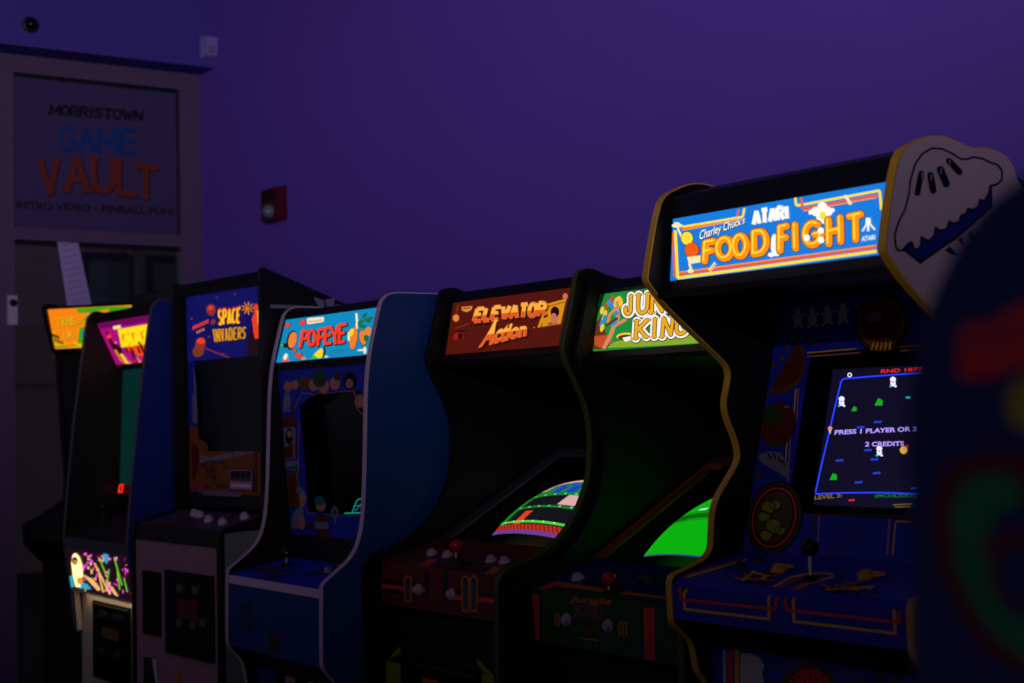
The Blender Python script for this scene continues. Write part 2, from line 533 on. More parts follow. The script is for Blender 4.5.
bar('gasket', 3.033, 3.045, 2.235, 2.918, G - .04, G - .02, 'gasket_dark')
bar('gasket', 2.25, 3.045, 2.160, 2.178, G - .04, G - .02, 'gasket_dark')
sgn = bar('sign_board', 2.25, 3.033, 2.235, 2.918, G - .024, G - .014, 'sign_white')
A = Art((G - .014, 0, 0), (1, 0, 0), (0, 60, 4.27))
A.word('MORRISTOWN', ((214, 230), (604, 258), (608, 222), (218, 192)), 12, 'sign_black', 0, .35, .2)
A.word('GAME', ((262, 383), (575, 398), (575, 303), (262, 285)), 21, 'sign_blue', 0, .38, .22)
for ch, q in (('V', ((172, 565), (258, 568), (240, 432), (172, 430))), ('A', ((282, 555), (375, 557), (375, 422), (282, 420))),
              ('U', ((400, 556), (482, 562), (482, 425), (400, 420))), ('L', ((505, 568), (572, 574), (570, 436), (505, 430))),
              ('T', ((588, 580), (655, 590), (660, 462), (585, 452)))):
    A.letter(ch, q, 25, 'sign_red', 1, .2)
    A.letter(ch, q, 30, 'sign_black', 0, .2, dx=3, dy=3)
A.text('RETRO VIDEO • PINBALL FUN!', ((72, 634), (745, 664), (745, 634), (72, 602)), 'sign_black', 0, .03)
A.build('sign_lettering', sgn)

gm = bpy.data.materials.new('window_glass'); gm.use_nodes = True
nt = gm.node_tree; nt.nodes.clear()
out = nt.nodes.new('ShaderNodeOutputMaterial'); tr = nt.nodes.new('ShaderNodeBsdfTransparent'); gl = nt.nodes.new('ShaderNodeBsdfGlossy')
tr.inputs[0].default_value = (.62, .6, .62, 1); gl.inputs['Roughness'].default_value = .03
fr = nt.nodes.new('ShaderNodeFresnel'); fr.inputs[0].default_value = 1.5; mxs = nt.nodes.new('ShaderNodeMixShader')
nt.links.new(fr.outputs[0], mxs.inputs[0]); nt.links.new(tr.outputs[0], mxs.inputs[1]); nt.links.new(gl.outputs[0], mxs.inputs[2]); nt.links.new(mxs.outputs[0], out.inputs[0])
MATS['window_glass'] = gm
bar('pane', 2.25, 3.045, 0.12, 2.160, G - .03, G - .024, 'window_glass')
bar('pane', 1.08, 2.15, 0.0, 2.178, G - .03, G - .024, 'window_glass')
bar('pane', 1.08, 2.15, 2.245, 2.95, G - .03, G - .024, 'window_glass')

# street outside the glass
mat('asphalt', (70, 68, 72), 0.9, noise=.2, scale=30, bump=.3)
mat('brick_wash', (205, 196, 190), 0.85, noise=.12, scale=9, bump=.2); mat('roof_slate', (72, 78, 92), .8); mat('dim_pane', (120, 150, 140), .25)
tag(struct('floor_street', MB().box((-22, -6, -.12), (-7.4, 14, -.02)), ['asphalt']), 'dark asphalt outside the shop window', 'ground')
bl = empty('building', (-15.0, 6.6, -.02)); tag(bl, 'grey building across the street seen through the dark glass', 'building')
MB().box((-15.3, 2.2, -.02), (-14.9, 10.5, 3.9)).build('wall', ['brick_wash'], bl)
MB().prism([(-15.3, 2.1, 3.9), (-15.3, 10.6, 3.9), (-15.3, 8.2, 4.9), (-15.3, 4.6, 4.9)], (.5, 0, 0)).build('roof', ['roof_slate'], bl)
for yy in (3.7, 4.35, 5.6, 6.25):
    f = MB().box((-14.9, yy - .25, .8), (-14.84, yy + .25, 3.0)).build('window', ['charcoal'], bl)
    for zz in (.86, 1.58, 2.3):
        MB().box((-14.845, yy - .2, zz), (-14.825, yy + .2, zz + .62)).build('pane', ['dim_pane'], f)

# small things on the walls
mat('alarm_red', (92, 10, 18), .4); mat('lens_clear', (120, 124, 142), .12, spec=.8)
al = empty('fire_alarm_strobe', (-6.36, WALL_Y, 2.2)); tag(al, 'small dark red fire alarm with clear strobe on the violet wall', 'fire alarm')
def wy(u, v, y): return hit(u, v, Vector((0, y, 0)), Vector((0, 1, 0)))
c0, c1 = wy(264.2, 222, WALL_Y - .03), wy(280, 186.5, WALL_Y - .03)
bx = MB()
bx.box((c0.x, WALL_Y - .045, c0.z), (c1.x, WALL_Y, c1.z))
bx.box((c0.x - .006, WALL_Y - .012, c0.z - .006), (c1.x + .006, WALL_Y, c1.z + .006))
bx.build('body', ['alarm_red'], al)
for k in range(5):
    zz = c0.z + (c1.z - c0.z) * (.62 + .07 * k)
    MB().box((c0.x + .012, WALL_Y - .049, zz), (c1.x - .012, WALL_Y - .044, zz + .005)).build('grille_slat', ['black'], al)
lc = wy(267, 211.5, WALL_Y - .06)
MB().lathe((lc.x + .004, WALL_Y - .045, lc.z), (0, -1, 0), [(.03, 0), (.03, .012), (.026, .024), (.014, .034), (.004, .036)], 18).build('strobe_lens', ['lens_clear'], al, True)

def wx(u, v, x): return hit(u, v, Vector((x, 0, 0)), Vector((1, 0, 0)))
mat('sensor_white', (150, 138, 200), .5)
ms = empty('motion_sensor', (SOF_X, 3.11, 3.05)); tag(ms, 'small pale motion sensor box at the soffit corner', 'sensor')
MB().hexa([(SOF_X, 3.075, 3.055), (SOF_X, 3.148, 3.055), (SOF_X, 3.148, 3.16), (SOF_X, 3.075, 3.16), (SOF_X + .035, 3.088, 3.065), (SOF_X + .035, 3.144, 3.065), (SOF_X + .05, 3.144, 3.15), (SOF_X + .05, 3.088, 3.15)]).build('housing', ['sensor_white'], ms)
MB().box((SOF_X + .03, 3.1, 3.075), (SOF_X + .045, 3.132, 3.11)).build('lens', ['p_grey'], ms)
pc = wx(30, 25, SOF_X)
dc = empty('dome_camera', pc); tag(dc, 'little black round dome camera on the soffit', 'camera')
MB().lathe(pc, (1, 0, 0), [(.036, 0), (.036, .012), (.03, .016)], 20).build('base', ['charcoal'], dc, True)
MB().lathe(pc, (1, 0, 0), [(.027, .012), (.026, .024), (.02, .036), (.008, .042)], 20).build('dome', ['black_gloss'], dc, True)
mat('paper_lilac', (196, 172, 226), .8)
nx = G - .02
q = [wx(u, v, nx) for u, v in ((69.5, 320), (94, 317), (76.5, 236), (57, 240))]
pn = MB().prism(q, (.0015, 0, 0)).build('paper_notice', ['paper_lilac'])
tag(pn, 'narrow tilted paper notice taped inside the dark window', 'notice')
A = Art((nx + .0015, 0, 0), (1, 0, 0), (0, 0, 1))
for k in range(11):
    f = (k + 1) / 13
    a = (57 + (69.5 - 57) * f + 3, 240 + 80 * f); b = (76.5 + 17.5 * f - 3, 236 + 81 * f)
    A.line([a, b], .7, 'p_grey', 0, False)
A.build('printed_lines', pn)
dch = empty('door_chime', (G + .002, 2.24, 1.8)); tag(dch, 'small pale door chime box on the window mullion', 'door chime')
MB().box((G + .002, 2.213, 1.795), (G + .02, 2.256, 1.925)).build('housing', ['lilac_trim'], dch)
MB().lathe((G + .02, 2.236, 1.893), (1, 0, 0), [(.017, 0), (.017, .008), (.01, .01)], 16).build('sensor_button', ['black_gloss'], dch, True)
# unseen lamps added to wash the wall and fill the room
sp = empty('added_spotlight', (SPOT_A[0], SPOT_A[1], 3.6)); tag(sp, 'unseen black spotlight added to wash the violet wall', 'spotlight')
MB().box((SPOT_A[0] - .02, SPOT_A[1] - .02, SPOT_A[2] + .1), (SPOT_A[0] + .02, SPOT_A[1] + .02, 3.6)).build('stem', ['black_trim'], sp)
dv = (Vector(SPOT_T) - Vector(SPOT_A)).normalized()
MB().lathe(Vector(SPOT_A) - dv * .36, dv, [(.05, 0), (.1, .06), (.1, .2)], 20).build('lamp_head', ['black_trim'], sp, True)
pv = Vector((-dv.y, dv.x, 0)); e0 = Vector(SPOT_A) + dv * .28 - Vector((0, 0, .28 * math.tan(math.radians(8.5))))
MB().prism([e0 - pv * .5, e0 + pv * .5, e0 + pv * .35 - Vector((0, 0, .3)) - dv * .2, e0 - pv * .35 - Vector((0, 0, .3)) - dv * .2], dv * .004).build('shading_flap', ['black_trim'], sp)  # flap added to keep the spot off the lower cabinets
for nm, lc, col, lab in (('added_ceiling_panel', LAMP_A, (225, 170, 220), 'unseen mauve fill panel added on the ceiling over the aisle'), ('added_ceiling_panel', LAMP_B, (120, 90, 255), 'unseen blue violet panel added on the ceiling near the door')):
    e = empty(nm, (lc[0], lc[1], 3.6)); tag(e, lab, 'added ceiling lamp')
    MB().box((lc[0] - .6, lc[1] - .3, 3.535), (lc[0] + .6, lc[1] + .3, 3.6)).build('housing', ['charcoal'], e)
    lit('fill_face_' + str(col[0]), col, 1.0)
    MB().box((lc[0] - .55, lc[1] - .25, 3.526), (lc[0] + .55, lc[1] + .25, 3.535)).build('diffuser', ['fill_face_' + str(col[0])], e)

# ================================================================== CABINET with pie side art (nearest of the row)
ff = Cab('arcade_cabinet', 'tall arcade cabinet with gold edge trim, yellow and blue food marquee and pie side art', -2.55, .66, 2.106)
FFP = [(2.98,1.45),(2.9,1.60),(2.62,1.70),(2.50,1.735),(2.476,1.748),(2.463,1.765),(2.455,1.782),(2.435,1.80),(2.39,1.811),(2.34,1.808),(2.29,1.819),(2.246,1.822),(2.20,1.811),(2.147,1.776),
       (2.106,1.622),(2.112,1.607),(2.158,1.561),(2.249,1.494),(2.308,1.450),(2.322,1.435),(2.326,1.417),(2.320,1.39),(2.313,1.366),(2.313,1.345),(2.320,1.323),(2.340,1.28),(2.347,1.25),(2.340,1.228),(2.314,1.196),(2.285,1.160),(2.272,1.13),(2.266,1.089),
       (2.263,1.060),(2.252,1.042),(2.23,1.029),(2.165,1.009),(2.153,1.003),(2.149,.991),(2.151,.918),(2.158,.905),(2.195,.872),(2.207,.85),(2.216,.808),(2.238,.776),(2.245,.72),(2.245,.06),(2.26,.0),(2.98,.0)]
ff.panels(FFP, ('black', 'black'), ('white_side', 'black'), 'gold_trim', 46)
ff.carcass(2.97, 1.45)
ff.board('top_board', (2.9,1.585), (2.45,1.79), 'black')
ff.board('top_board', (2.45,1.79), (2.275,1.817), 'black')
ff.board('marquee_hood', (2.275,1.817), (2.168,1.788), 'charcoal', .012)
ff.board('marquee_hood', (2.168,1.788), (2.158,1.742), 'black', .012)
lit('l_ffblue', (22, 124, 222), 1.0, True)
mq = ff.board('marquee', (2.157,1.741), (2.145,1.612), 'l_ffblue', .006, -.290, .311)
ff.board('marquee_retainer', (2.155,1.742), (2.143,1.612), 'black', .01, -.311, -.290)
ff.board('marquee_retainer', (2.145,1.612), (2.128,1.588), 'black', .012)
ff.board('speaker_panel', (2.128,1.59), (2.49,1.60), 'black', -.012)
lit('l_yellow', (255, 226, 60)); lit('l_orange', (255, 148, 22)); lit('l_redorange', (240, 92, 24)); lit('l_white', (255, 253, 244)); lit('l_ink', (70, 34, 10)); lit('l_cream', (255, 236, 170))
A = ff.art((2.157,1.741), (2.145,1.612), (655, 170, 4.267))
# double frame lines
A.line([(383,163),(376,200),(120,243)], 10, 'l_yellow', 1, False)
A.line([(358,168),(350,202),(112,252)], 8, 'l_redorange', 0, False)
A.line([(118,256),(354,214)], 7, 'l_orange', 0, False)
A.line([(88,258),(98,461),(948,347)], 13, 'l_yellow', 1, False)
A.line([(76,268),(84,455)], 8, 'l_redorange', 0, False)
A.line([(104,446),(945,331)], 10, 'l_redorange', 1, False)
A.line([(104,437),(945,322)], 6, 'l_orange', 0, False)
A.line([(600,118),(604,152),(640,147),(960,88),(968,170)], 11, 'l_yellow', 1, False)
A.line([(625,118),(632,166),(952,108)], 10, 'l_redorange', 1, False)
A.line([(634,175),(948,117)], 5, 'l_orange', 0, False)
A.poly([(808,108),(822,108),(845,145),(832,150)], 'l_cream', 3)
# food where the frame leaves room
A.ell(98,238,24,9,'l_cream',3); A.ell(96,232,14,9,'l_cream',3)
A.line([(100,250),(122,300)],9,'l_cream',2)
A.ell(140,292,25,28,'l_yellow',3); A.ell(140,292,28,31,'l_ink',2)
A.ell(160,342,30,32,'l_redorange',3); A.ell(160,342,33,35,'l_ink',2)
A.poly([(140,372),(205,364),(212,392),(150,402)],'l_cream',4); A.ell(155,432,13,9,'l_cream',3); A.line([(150,400),(158,428)],10,'l_cream',3)
A.poly([(232,425),(258,392),(266,402),(240,436)],'l_cream',4); A.line([(240,430),(262,400)],4,'l_redorange',5)
A.word('ATARI', ((424,233),(572,207),(568,155),(424,177)), 18, 'l_white', 3, .36, 0, False)
A.text("Charley Chuck's", ((190,312),(385,238),(388,195),(196,258)), 'l_ink', 2, .02, 2, 3)
A.text("Charley Chuck's", ((190,312),(385,238),(388,195),(196,258)), 'l_white', 3, .01)
LET = [('F',((218,390),(250,384),(258,305),(222,312))), ('O',((276,382),(336,373),(332,290),(272,299))), ('O',((346,372),(398,364),(394,278),(342,286))),
       ('D',((428,360),(482,350),(480,258),(428,268))), ('F',((540,345),(572,338),(568,240),(540,246))), ('I',((590,338),(622,332),(618,232),(588,238))),
       ('G',((646,326),(716,315),(712,222),(644,232))), ('H',((748,316),(798,306),(796,204),(746,214))), ('T',((838,302),(886,293),(884,190),(836,200)))]
for ch, q in LET:
    A.letter(ch, q, 38, 'l_ink', 5); A.letter(ch, q, 31, 'l_orange', 6); A.letter(ch, q, 7, 'l_yellow', 7, dx=-5, dy=-4)
# cream splashes
A.ell(512,318,16,45,'l_white',2); A.ell(498,362,14,10,'l_white',2); A.ell(520,358,14,10,'l_white',2)
for x, y, r in ((690,178,20),(718,160,22),(742,178,20),(722,200,30),(668,182,9),(762,172,9),(715,260,14),(716,300,14),(655,290,14)): A.ell(x, y, r, r, 'l_white', 4 if y < 220 else 8)
A.ell(722,196,14,18,'l_yellow',5)
# three pronged emblem and name under it
A.line([(914,205),(914,262)], 9, 'l_white', 4, False)
A.line([(908,205),(906,235),(889,262)], 7, 'l_white', 4, False); A.line([(920,205),(922,232),(943,256)], 7, 'l_white', 4, False)
A.text('ATARI', ((886,306),(943,297),(943,276),(886,284)), 'l_white', 4, .02)
A.build('marquee_print', mq)

# ---- bezel with opening, screen behind
BZa, BZb = (2.48,1.582), (2.345,1.045)
def fl(s):                                   # point on the bezel line, s metres above its foot
    d = Vector(BZa) - Vector(BZb); d.normalize(); return tuple(Vector(BZb) + d * s)
bz = ff.board('bezel', BZa, fl(.432), 'p_blue', .008)
b2 = ff.board('bezel', fl(.432), fl(.085), 'p_blue', .008, -.311, -.205); b3 = ff.board('bezel', fl(.432), fl(.085), 'p_blue', .008, .205, .311)
b4 = ff.board('bezel', fl(.085), BZb, 'p_blue', .008)
lit('l_tube', (15, 12, 36), 1.0, True)
ff.board('monitor_shroud', fl(.44), fl(.05), 'black', .01, -.26, .26, None, -.062)
scr = ff.board('screen', fl(.405), fl(.115), 'l_tube', .006, -.175, .175, None, -.05)
lit('s_blue', (34, 62, 255), 1.2); lit('s_white', (235, 232, 255), 1.1); lit('s_violet', (176, 150, 255), 1.1); lit('s_red', (235, 40, 36)); lit('s_green', (24, 168, 30))
lit('s_yellow', (235, 190, 40)); lit('s_dash', (36, 60, 200)); lit('s_dimyellow', (120, 96, 20)); lit('s_dimgreen', (20, 110, 40)); lit('s_pink', (240, 130, 170)); lit('s_cyan', (40, 190, 220))
A = ff.art(BZa, BZb, (780, 340, 3.793), -.05)
A.line([(640,120),(520,126),(380,136),(245,147),(236,152),(232,162),(205,275),(180,385),(155,490),(136,578),(138,584),(250,580),(380,579),(640,588)], 5.5, 's_blue', 1, False)
A.text('RND 1877', ((382,127),(540,117),(540,103),(384,112)), 's_red', 0, .02)
A.ring(265,133,7,7,4,'s_white',0)
A.text('PRESS 1 PLAYER OR 2', ((208,360),(520,346),(520,328),(210,342)), 's_violet', 2, .03)
A.text('2 CREDITS', ((324,405),(472,402),(472,384),(326,387)), 's_violet', 2, .03)
A.text('LEVEL 3:', ((132,606),(236,598),(236,582),(133,590)), 's_dimyellow', 1, .03)
A.text('(MCHLXXX)', ((360,601),(520,601),(520,585),(360,585)), 's_dimgreen', 1, .03)
for x, y in ((430,158),(235,232),(378,420)):
    A.ell(x,y-8,11,10,'s_white',1); A.ell(x,y+6,10,12,'s_white',1); A.ell(x-9,y+18,5,4,'s_cyan',1); A.ell(x+9,y+18,5,4,'s_white',1); A.ell(x,y+2,5,3,'s_pink',2)
A.ell(470,418,14,15,'s_yellow',1); A.poly([(470,404),(488,398),(486,410)],'s_red',2); A.ell(470,416,4,4,'s_violet',2)
for x, y, r in ((375,237,15),(282,262,10),(203,520,14)): A.poly([(x-r,y+r*.8),(x-r*.1,y-r),(x+r,y-r*.6),(x+r,y+r*.8)],'s_green',1)
for x, y in ((372,311),(308,331),(335,418),(360,453),(227,457),(368,505),(300,540),(512,562)): A.poly([(x-14,y-3),(x+16,y-5),(x+13,y+4),(x-16,y+5)],'s_dash',1)
A.poly([(184,338),(200,330),(192,358)],'s_yellow',1); A.ell(192,336,8,8,'s_pink',2)
A.poly([(476,216),(496,214),(494,222),(480,222)],'s_cyan',1); A.line([(262,609),(284,607)],6,'s_red',1,False)
A.line([(430,626),(500,622)],4,'s_dimyellow',1,False); A.line([(436,634),(496,632)],3,'s_dimyellow',1,False)
A.build('screen_image', scr)
# ---- printed bezel decorations
A = ff.art(BZa, BZb, (750, 280, 4.878))
for x, y in ((235,190),(305,185),(378,175),(455,165)):       # little white figures cut as stars
    A.ell(x,y-32,15,22,'p_white',0); A.ell(x,y+8,22,30,'p_white',0)
    A.line([(x-28,y-12),(x,y),(x+28,y-22)],11,'p_white',0); A.line([(x-20,y+46),(x,y+20),(x+24,y+40)],12,'p_white',0)
A.ell(545,125,38,20,'p_grey',0,-30)
for m, k in (('p_black',132),('p_olivebrown',124),('p_black',116),('p_red',110),('p_olivebrown',104)):
    A.ell(645,212,k,k*1.12,m,{132:1,124:2,116:3,110:4,104:5}[k],12)
A.ell(640,230,68,72,'p_maroon',6); A.ell(615,185,40,24,'p_grey',7,-20); A.line([(560,180),(600,150),(640,160)],12,'p_olivebrown',7)
for k in range(5): A.line([(600+k*22,340),(610+k*20,310)],10,'p_yellow',7)
A.line([(280,356),(520,336)],8,'p_yellow',0,False); A.line([(280,374),(540,354)],8,'p_pink',0,False); A.line([(735,325),(860,318)],8,'p_yellow',0,False); A.line([(735,345),(860,338)],8,'p_pink',0,False)
A.line([(225,530),(212,690)],7,'p_yellow',0,False); A.line([(238,530),(228,690)],7,'p_pink',0,False)
A.poly([(90,545),(120,500),(238,292),(262,340),(276,400),(262,470),(225,520),(170,552),(120,558)],'p_olivebrown',1)
A.poly([(104,532),(238,312),(254,360),(262,410),(246,465),(210,505),(160,530)],'p_maroon',2)
for x, y in ((120,415),(160,378),(182,322),(228,272),(292,288),(322,310)): A.ell(x,y,13,14,'p_olivebrown',1)
for i in range(9): A.ell(random.uniform(170,235),random.uniform(400,500),3,5,'p_black',3)
A.build('bezel_print', bz)
A = ff.art(BZa, BZb, (740, 400, 4.268))
A.ell(162,105,78,98,'p_maroon',1,14); A.ell(150,190,26,14,'p_darkgreen',2); A.ell(200,30,10,5,'p_pink',2)
for k in range(7):
    a = math.radians(20 + 50 * k); A.line([(140,62),(140 + 42 * math.cos(a), 62 + 40 * math.sin(a))], 16, 'p_darkgreen', 3)
A.poly([(80,235),(120,218),(175,225),(210,270),(216,310),(196,330),(140,296),(86,262)],'p_grey',1)
A.poly([(80,262),(140,298),(196,332),(190,345),(86,292)],'p_blue',2); A.poly([(78,258),(198,332),(190,350),(82,296)],'p_black',1)
for x, y in ((128,240),(150,240),(172,256),(188,268)): A.line([(x-6,y-12),(x+4,y+10)],7,'p_black',2)
A.ell(84,328,14,16,'p_olivebrown',1)
for k, m in enumerate(('p_black','p_olivebrown','p_black','p_red','p_black','p_olivebrown')):
    A.ell(150,503,118-k*8,160-k*9,m,2+k,14)
A.line([(222,60),(205,345)],6,'p_pink',0,False); A.line([(210,60),(190,340)],6,'p_yellow',0,False)
for x, y, r in ((128,460,30),(160,450,24),(110,500,26),(150,540,34),(120,580,26),(180,560,22)): A.ell(x,y,r,r*.9,'p_lime',9); A.ring(x,y,r,r*.9,4,'p_black',10)
A.star(82,485,18,7,5,'p_slate',10); A.star(222,490,26,9,6,'p_slate',10)
A.line([(270,484),(330,488),(740,498)],7,'p_maroon',0,False); A.line([(270,500),(320,502),(312,620)],7,'p_olivebrown',0,False); A.line([(340,492),(330,640)],7,'p_pink',0,False)
A.line([(640,505),(628,660)],9,'p_pink',0,False); A.line([(735,520),(665,518),(652,660)],7,'p_yellow',0,False)
for k in range(10): A.line([(372 + (k % 3) * 6, 530 + k * 14),(520 + (k * 37) % 50, 540 + k * 14)],2.2,'p_slate',0,False)
A.build('bezel_print', b4)
# ---- control panel
CPa, CPb, CPc = (2.345,1.048), (2.166,1.003), (2.148,.99)
cp = ff.board('control_panel', CPa, CPb, 'p_blue', .01)
ff.board('control_panel_lip', CPb, CPc, 'p_blue', .01)
lip = ff.board('control_panel_lip', CPc, (2.150,.920), 'p_blue', .01)
ff.board('control_panel_lip', (2.150,.920), (2.20,.872), 'black', .01)
ff.board('front_recess', (2.20,.872), (2.25,.855), 'black', .01)
A = ff.art(CPa, CPb, (650, 540, 3.79))
A.line([(365,75),(140,142)],7,'p_yellow',0,False); A.line([(330,78),(125,140)],5,'p_red',0,False)
A.line([(455,185),(540,140),(600,128),(665,126),(695,132),(690,142),(600,165),(550,190)],9,'p_yellow',0); A.line([(475,190),(560,148),(620,140),(600,158),(530,190)],8,'p_red',0)
for x, y in ((420,130),(760,165)):
    for k in range(20): A.line([(x+random.uniform(-110,60),y+random.uniform(-2,44)),(x+random.uniform(-110,90),y+random.uniform(-6,40))],random.uniform(5,11),random.choice(['p_yellow','p_yellow','p_orange','p_grey','p_maroon','p_black']),1+k%10)
A.ell(505,110,42,9,'p_yellow',11); A.ell(840,140,56,12,'p_yellow',11)
for k in range(5): A.line([(200+k*12,100+k*1.5),(206+k*12,106+k*1.5)],1.5,'p_slate',0)
A.build('control_panel_print', cp)
A = ff.art(CPc, (2.150,.920), (650, 540, 3.79))
A.line([(118,180),(112,185),(120,225),(476,262),(480,225),(492,212)],11,'p_red',1); A.line([(140,190),(130,200),(132,262),(452,300),(450,220),(462,205)],11,'p_yellow',0)
A.line([(522,205),(514,225),(520,265),(945,312),(948,260),(968,225)],12,'p_red',1); A.line([(550,210),(544,230),(546,308),(930,354),(926,262),(950,230)],12,'p_yellow',0)
A.build('control_panel_print', lip)
plc = ff.plane(CPa, CPb)
ff.stick(plc, (811, 580), .062, .0175, 'black_gloss')
for px in ((779, 571), (867, 577.5)): ff.button(plc, px, .017, 'button_yellow', cp)
for px in ((741, 568), (758, 562)): ff.button(plc, px, .011, 'black_trim', cp)
fr_ = ff.board('front_panel', (2.251,.862), (2.254,.03), 'p_blue', .012)
A = ff.art((2.251,.862), (2.254,.03), (650, 540, 3.79))
for x, m, w in ((282,'p_white',10),(303,'p_red',22),(330,'p_yellow',16)): A.poly([(x-w/2,416),(x+w/2,419),(x+w/2+2,900),(x-w/2+2,900)],m,0)
A.poly([(343,430),(380,430),(415,445),(435,475),(425,500),(432,540),(420,600),(343,620)],'p_white',0)
A.ell(600,610,120,150,'p_olivebrown',0); A.ell(605,625,100,140,'p_red',1)
for k in range(6): A.ell(545+k*22,530-(k%2)*12,4,8,'p_black',2)
for x,y in ((870,515),(925,540),(800,545),(850,560)): A.ell(x,y,18,20,'p_olivebrown',0)
A.build('front_print', fr_)
coin_door(ff, (2.252,.62), (2.253,.2), -.13, .13)
# ---- side art: a cream pie
A = Art((ff.root.location.x + .33, 0, 0), (1, 0, 0), (870, 130, 3.79))
crust = [(95,445),(90,400),(105,350),(130,300),(145,240),(150,190),(168,130),(195,90),(232,70),(270,72),(305,88),(340,110),(362,112),(390,103),(425,110),(455,125),(480,132),(497,155),(496,190),(475,208),(452,212),
         (447,240),(430,268),(412,265),(408,290),(385,303),(368,298),(360,318),(340,325),(335,348),(310,355),(296,345),(288,375),(262,382),(245,370),(240,400),(222,420),(205,415),(192,405),(188,440),(172,455),(160,445),(155,425),(140,432),(122,455),(105,458)]
A.poly([(120,452),(190,508),(330,410),(462,292),(462,215),(400,260),(240,380)],'p_black',0)
A.poly([(132,448),(192,495),(325,400),(452,288),(455,225),(400,262),(240,385)],'navy_side',1)
A.poly(crust,'white_side',2); A.line(crust + crust[:1], 7.5, 'p_black', 3)
for x0, y0, x1, y1, w in ((190,165,175,240,22),(225,172,235,230,26),(262,150,285,205,28),(295,118,335,160,24)):
    A.line([(x0,y0),((x0+x1)/2,(y0+y1)/2),(x1,y1)], w, 'p_black', 4); A.line([(x0+3,y0-4),(x0+1,y0+18)], 3, 'white_side', 5)
A.poly([(280,455),(300,440),(318,462),(335,475),(305,472)],'p_black',1); A.poly([(330,412),(345,405),(350,428),(362,436),(342,434)],'p_black',1); A.poly([(370,390),(382,380),(386,410),(378,425)],'p_black',1)
A.build('side_art', ff.right_panel)

# ================================================================== two cabinets with sloping screens
TP = [(3.0,1.40),(2.9,1.56),(2.70,1.655),(2.60,1.688),(2.55,1.698),(2.52,1.708),(2.495,1.713),(2.468,1.708),(2.454,1.692),(2.447,1.66),(2.425,1.58),(2.408,1.525),(2.408,1.505),(2.415,1.48),(2.45,1.416),(2.472,1.37),(2.483,1.33),(2.488,1.29),(2.487,1.245),(2.480,1.19),(2.466,1.15),(2.44,1.10),(2.405,1.055),(2.365,1.022),(2.32,.997),(2.27,.981),(2.23,.970),(2.208,.957),(2.198,.94),(2.193,.92),(2.19,.03),(2.21,0.0),(3.0,0.0)]
def slope_cab(name, label, xl, dy, dz, trim, w=.65):
    c = Cab(name, label, xl, w, 2.19 + dy)
    sh = lambda p: (p[0] + dy, p[1] + dz)
    prof = [(y + dy, max(0.0, z + dz) if z > .05 else z) for y, z in TP]
    c.panels(prof, ('black', 'black'), ('black', 'black'), trim, 31)
    c.carcass(2.99 + dy, 1.38 + dz)
    c.board('top_board', sh((2.9,1.545)), sh((2.50,1.70)), 'black')
    c.board('marquee_hood', sh((2.50,1.70)), sh((2.472,1.675)), 'black')
    c.board('marquee_retainer', sh((2.447,1.52)), sh((2.425,1.50)), 'black')
    c.board('speaker_panel', sh((2.425,1.502)), sh((2.86,1.47)), 'black', -.012)
    c.board('back_panel', sh((2.86,1.47)), sh((2.86,1.20)), 'black')
    c.sh = sh; c.sx = 0.0
    # bezel frame round the opening
    a, b = sh((2.86,1.242)), sh((2.438,1.003))
    c.bz = (a, b)
    d = (Vector(a) - Vector(b)); L = d.length; d.normalize()
    c.fl = lambda s: tuple(Vector(b) + d * s)
    c.bL = L
    return c
def crt(c, x0, x1, s0, s1, recess, bulge, nx, ny, paint, parent=None):
    vs, fs, ms, mats = [], [], [], []
    a, b = Vector(c.bz[0]), Vector(c.bz[1]); d = (a - b).normalized(); n = Vector((-d.y, d.x))
    for j in range(ny + 1):
        for i in range(nx + 1):
            u, v = i / nx, j / ny
            p, q = 2 * u - 1, 2 * v - 1
            # slightly barrel shaped tube face
            x = (x0 + x1) / 2 + (x1 - x0) / 2 * p * (1 - .04 * q * q)
            s = (s0 + s1) / 2 + (s1 - s0) / 2 * q * (1 - .05 * p * p)
            h = -recess + bulge * (1 - p * p * .6 - q * q * .4)
            P = b + d * s + n * h
            vs.append(c.W(x, P.x, P.y))
    for j in range(ny):
        for i in range(nx):
            k = j * (nx + 1) + i
            m = paint((i + .5) / nx, (j + .5) / ny)
            if m not in mats: mats.append(m)
            fs.append([k, k + 1, k + nx + 2, k + nx + 1]); ms.append(mats.index(m))
    return link('screen', vs, fs, mats, ms, c.root, smooth=True)
def sloped_screen(c, border, paint, nx=64, ny=56, wide=.40, s0=.075, s1=.352, recess=.022, bulge=.034):
    L = c.bL
    o = c.board('bezel', c.fl(L), c.fl(L - .035), border, .008)
    c.bl = c.board('bezel', c.fl(L - .035), c.fl(.0), border, .008, -c.w / 2 + T, -.268)
    c.board('bezel', c.fl(L - .035), c.fl(.0), border, .008, .268, c.w / 2 - T)
    c.board('monitor_shroud', c.fl(L), c.fl(0), 'black', .01, None, None, None, -.075)
    crt(c, c.sx - wide / 2, c.sx + wide / 2, s0, s1, recess + .02, bulge, nx, ny, paint)

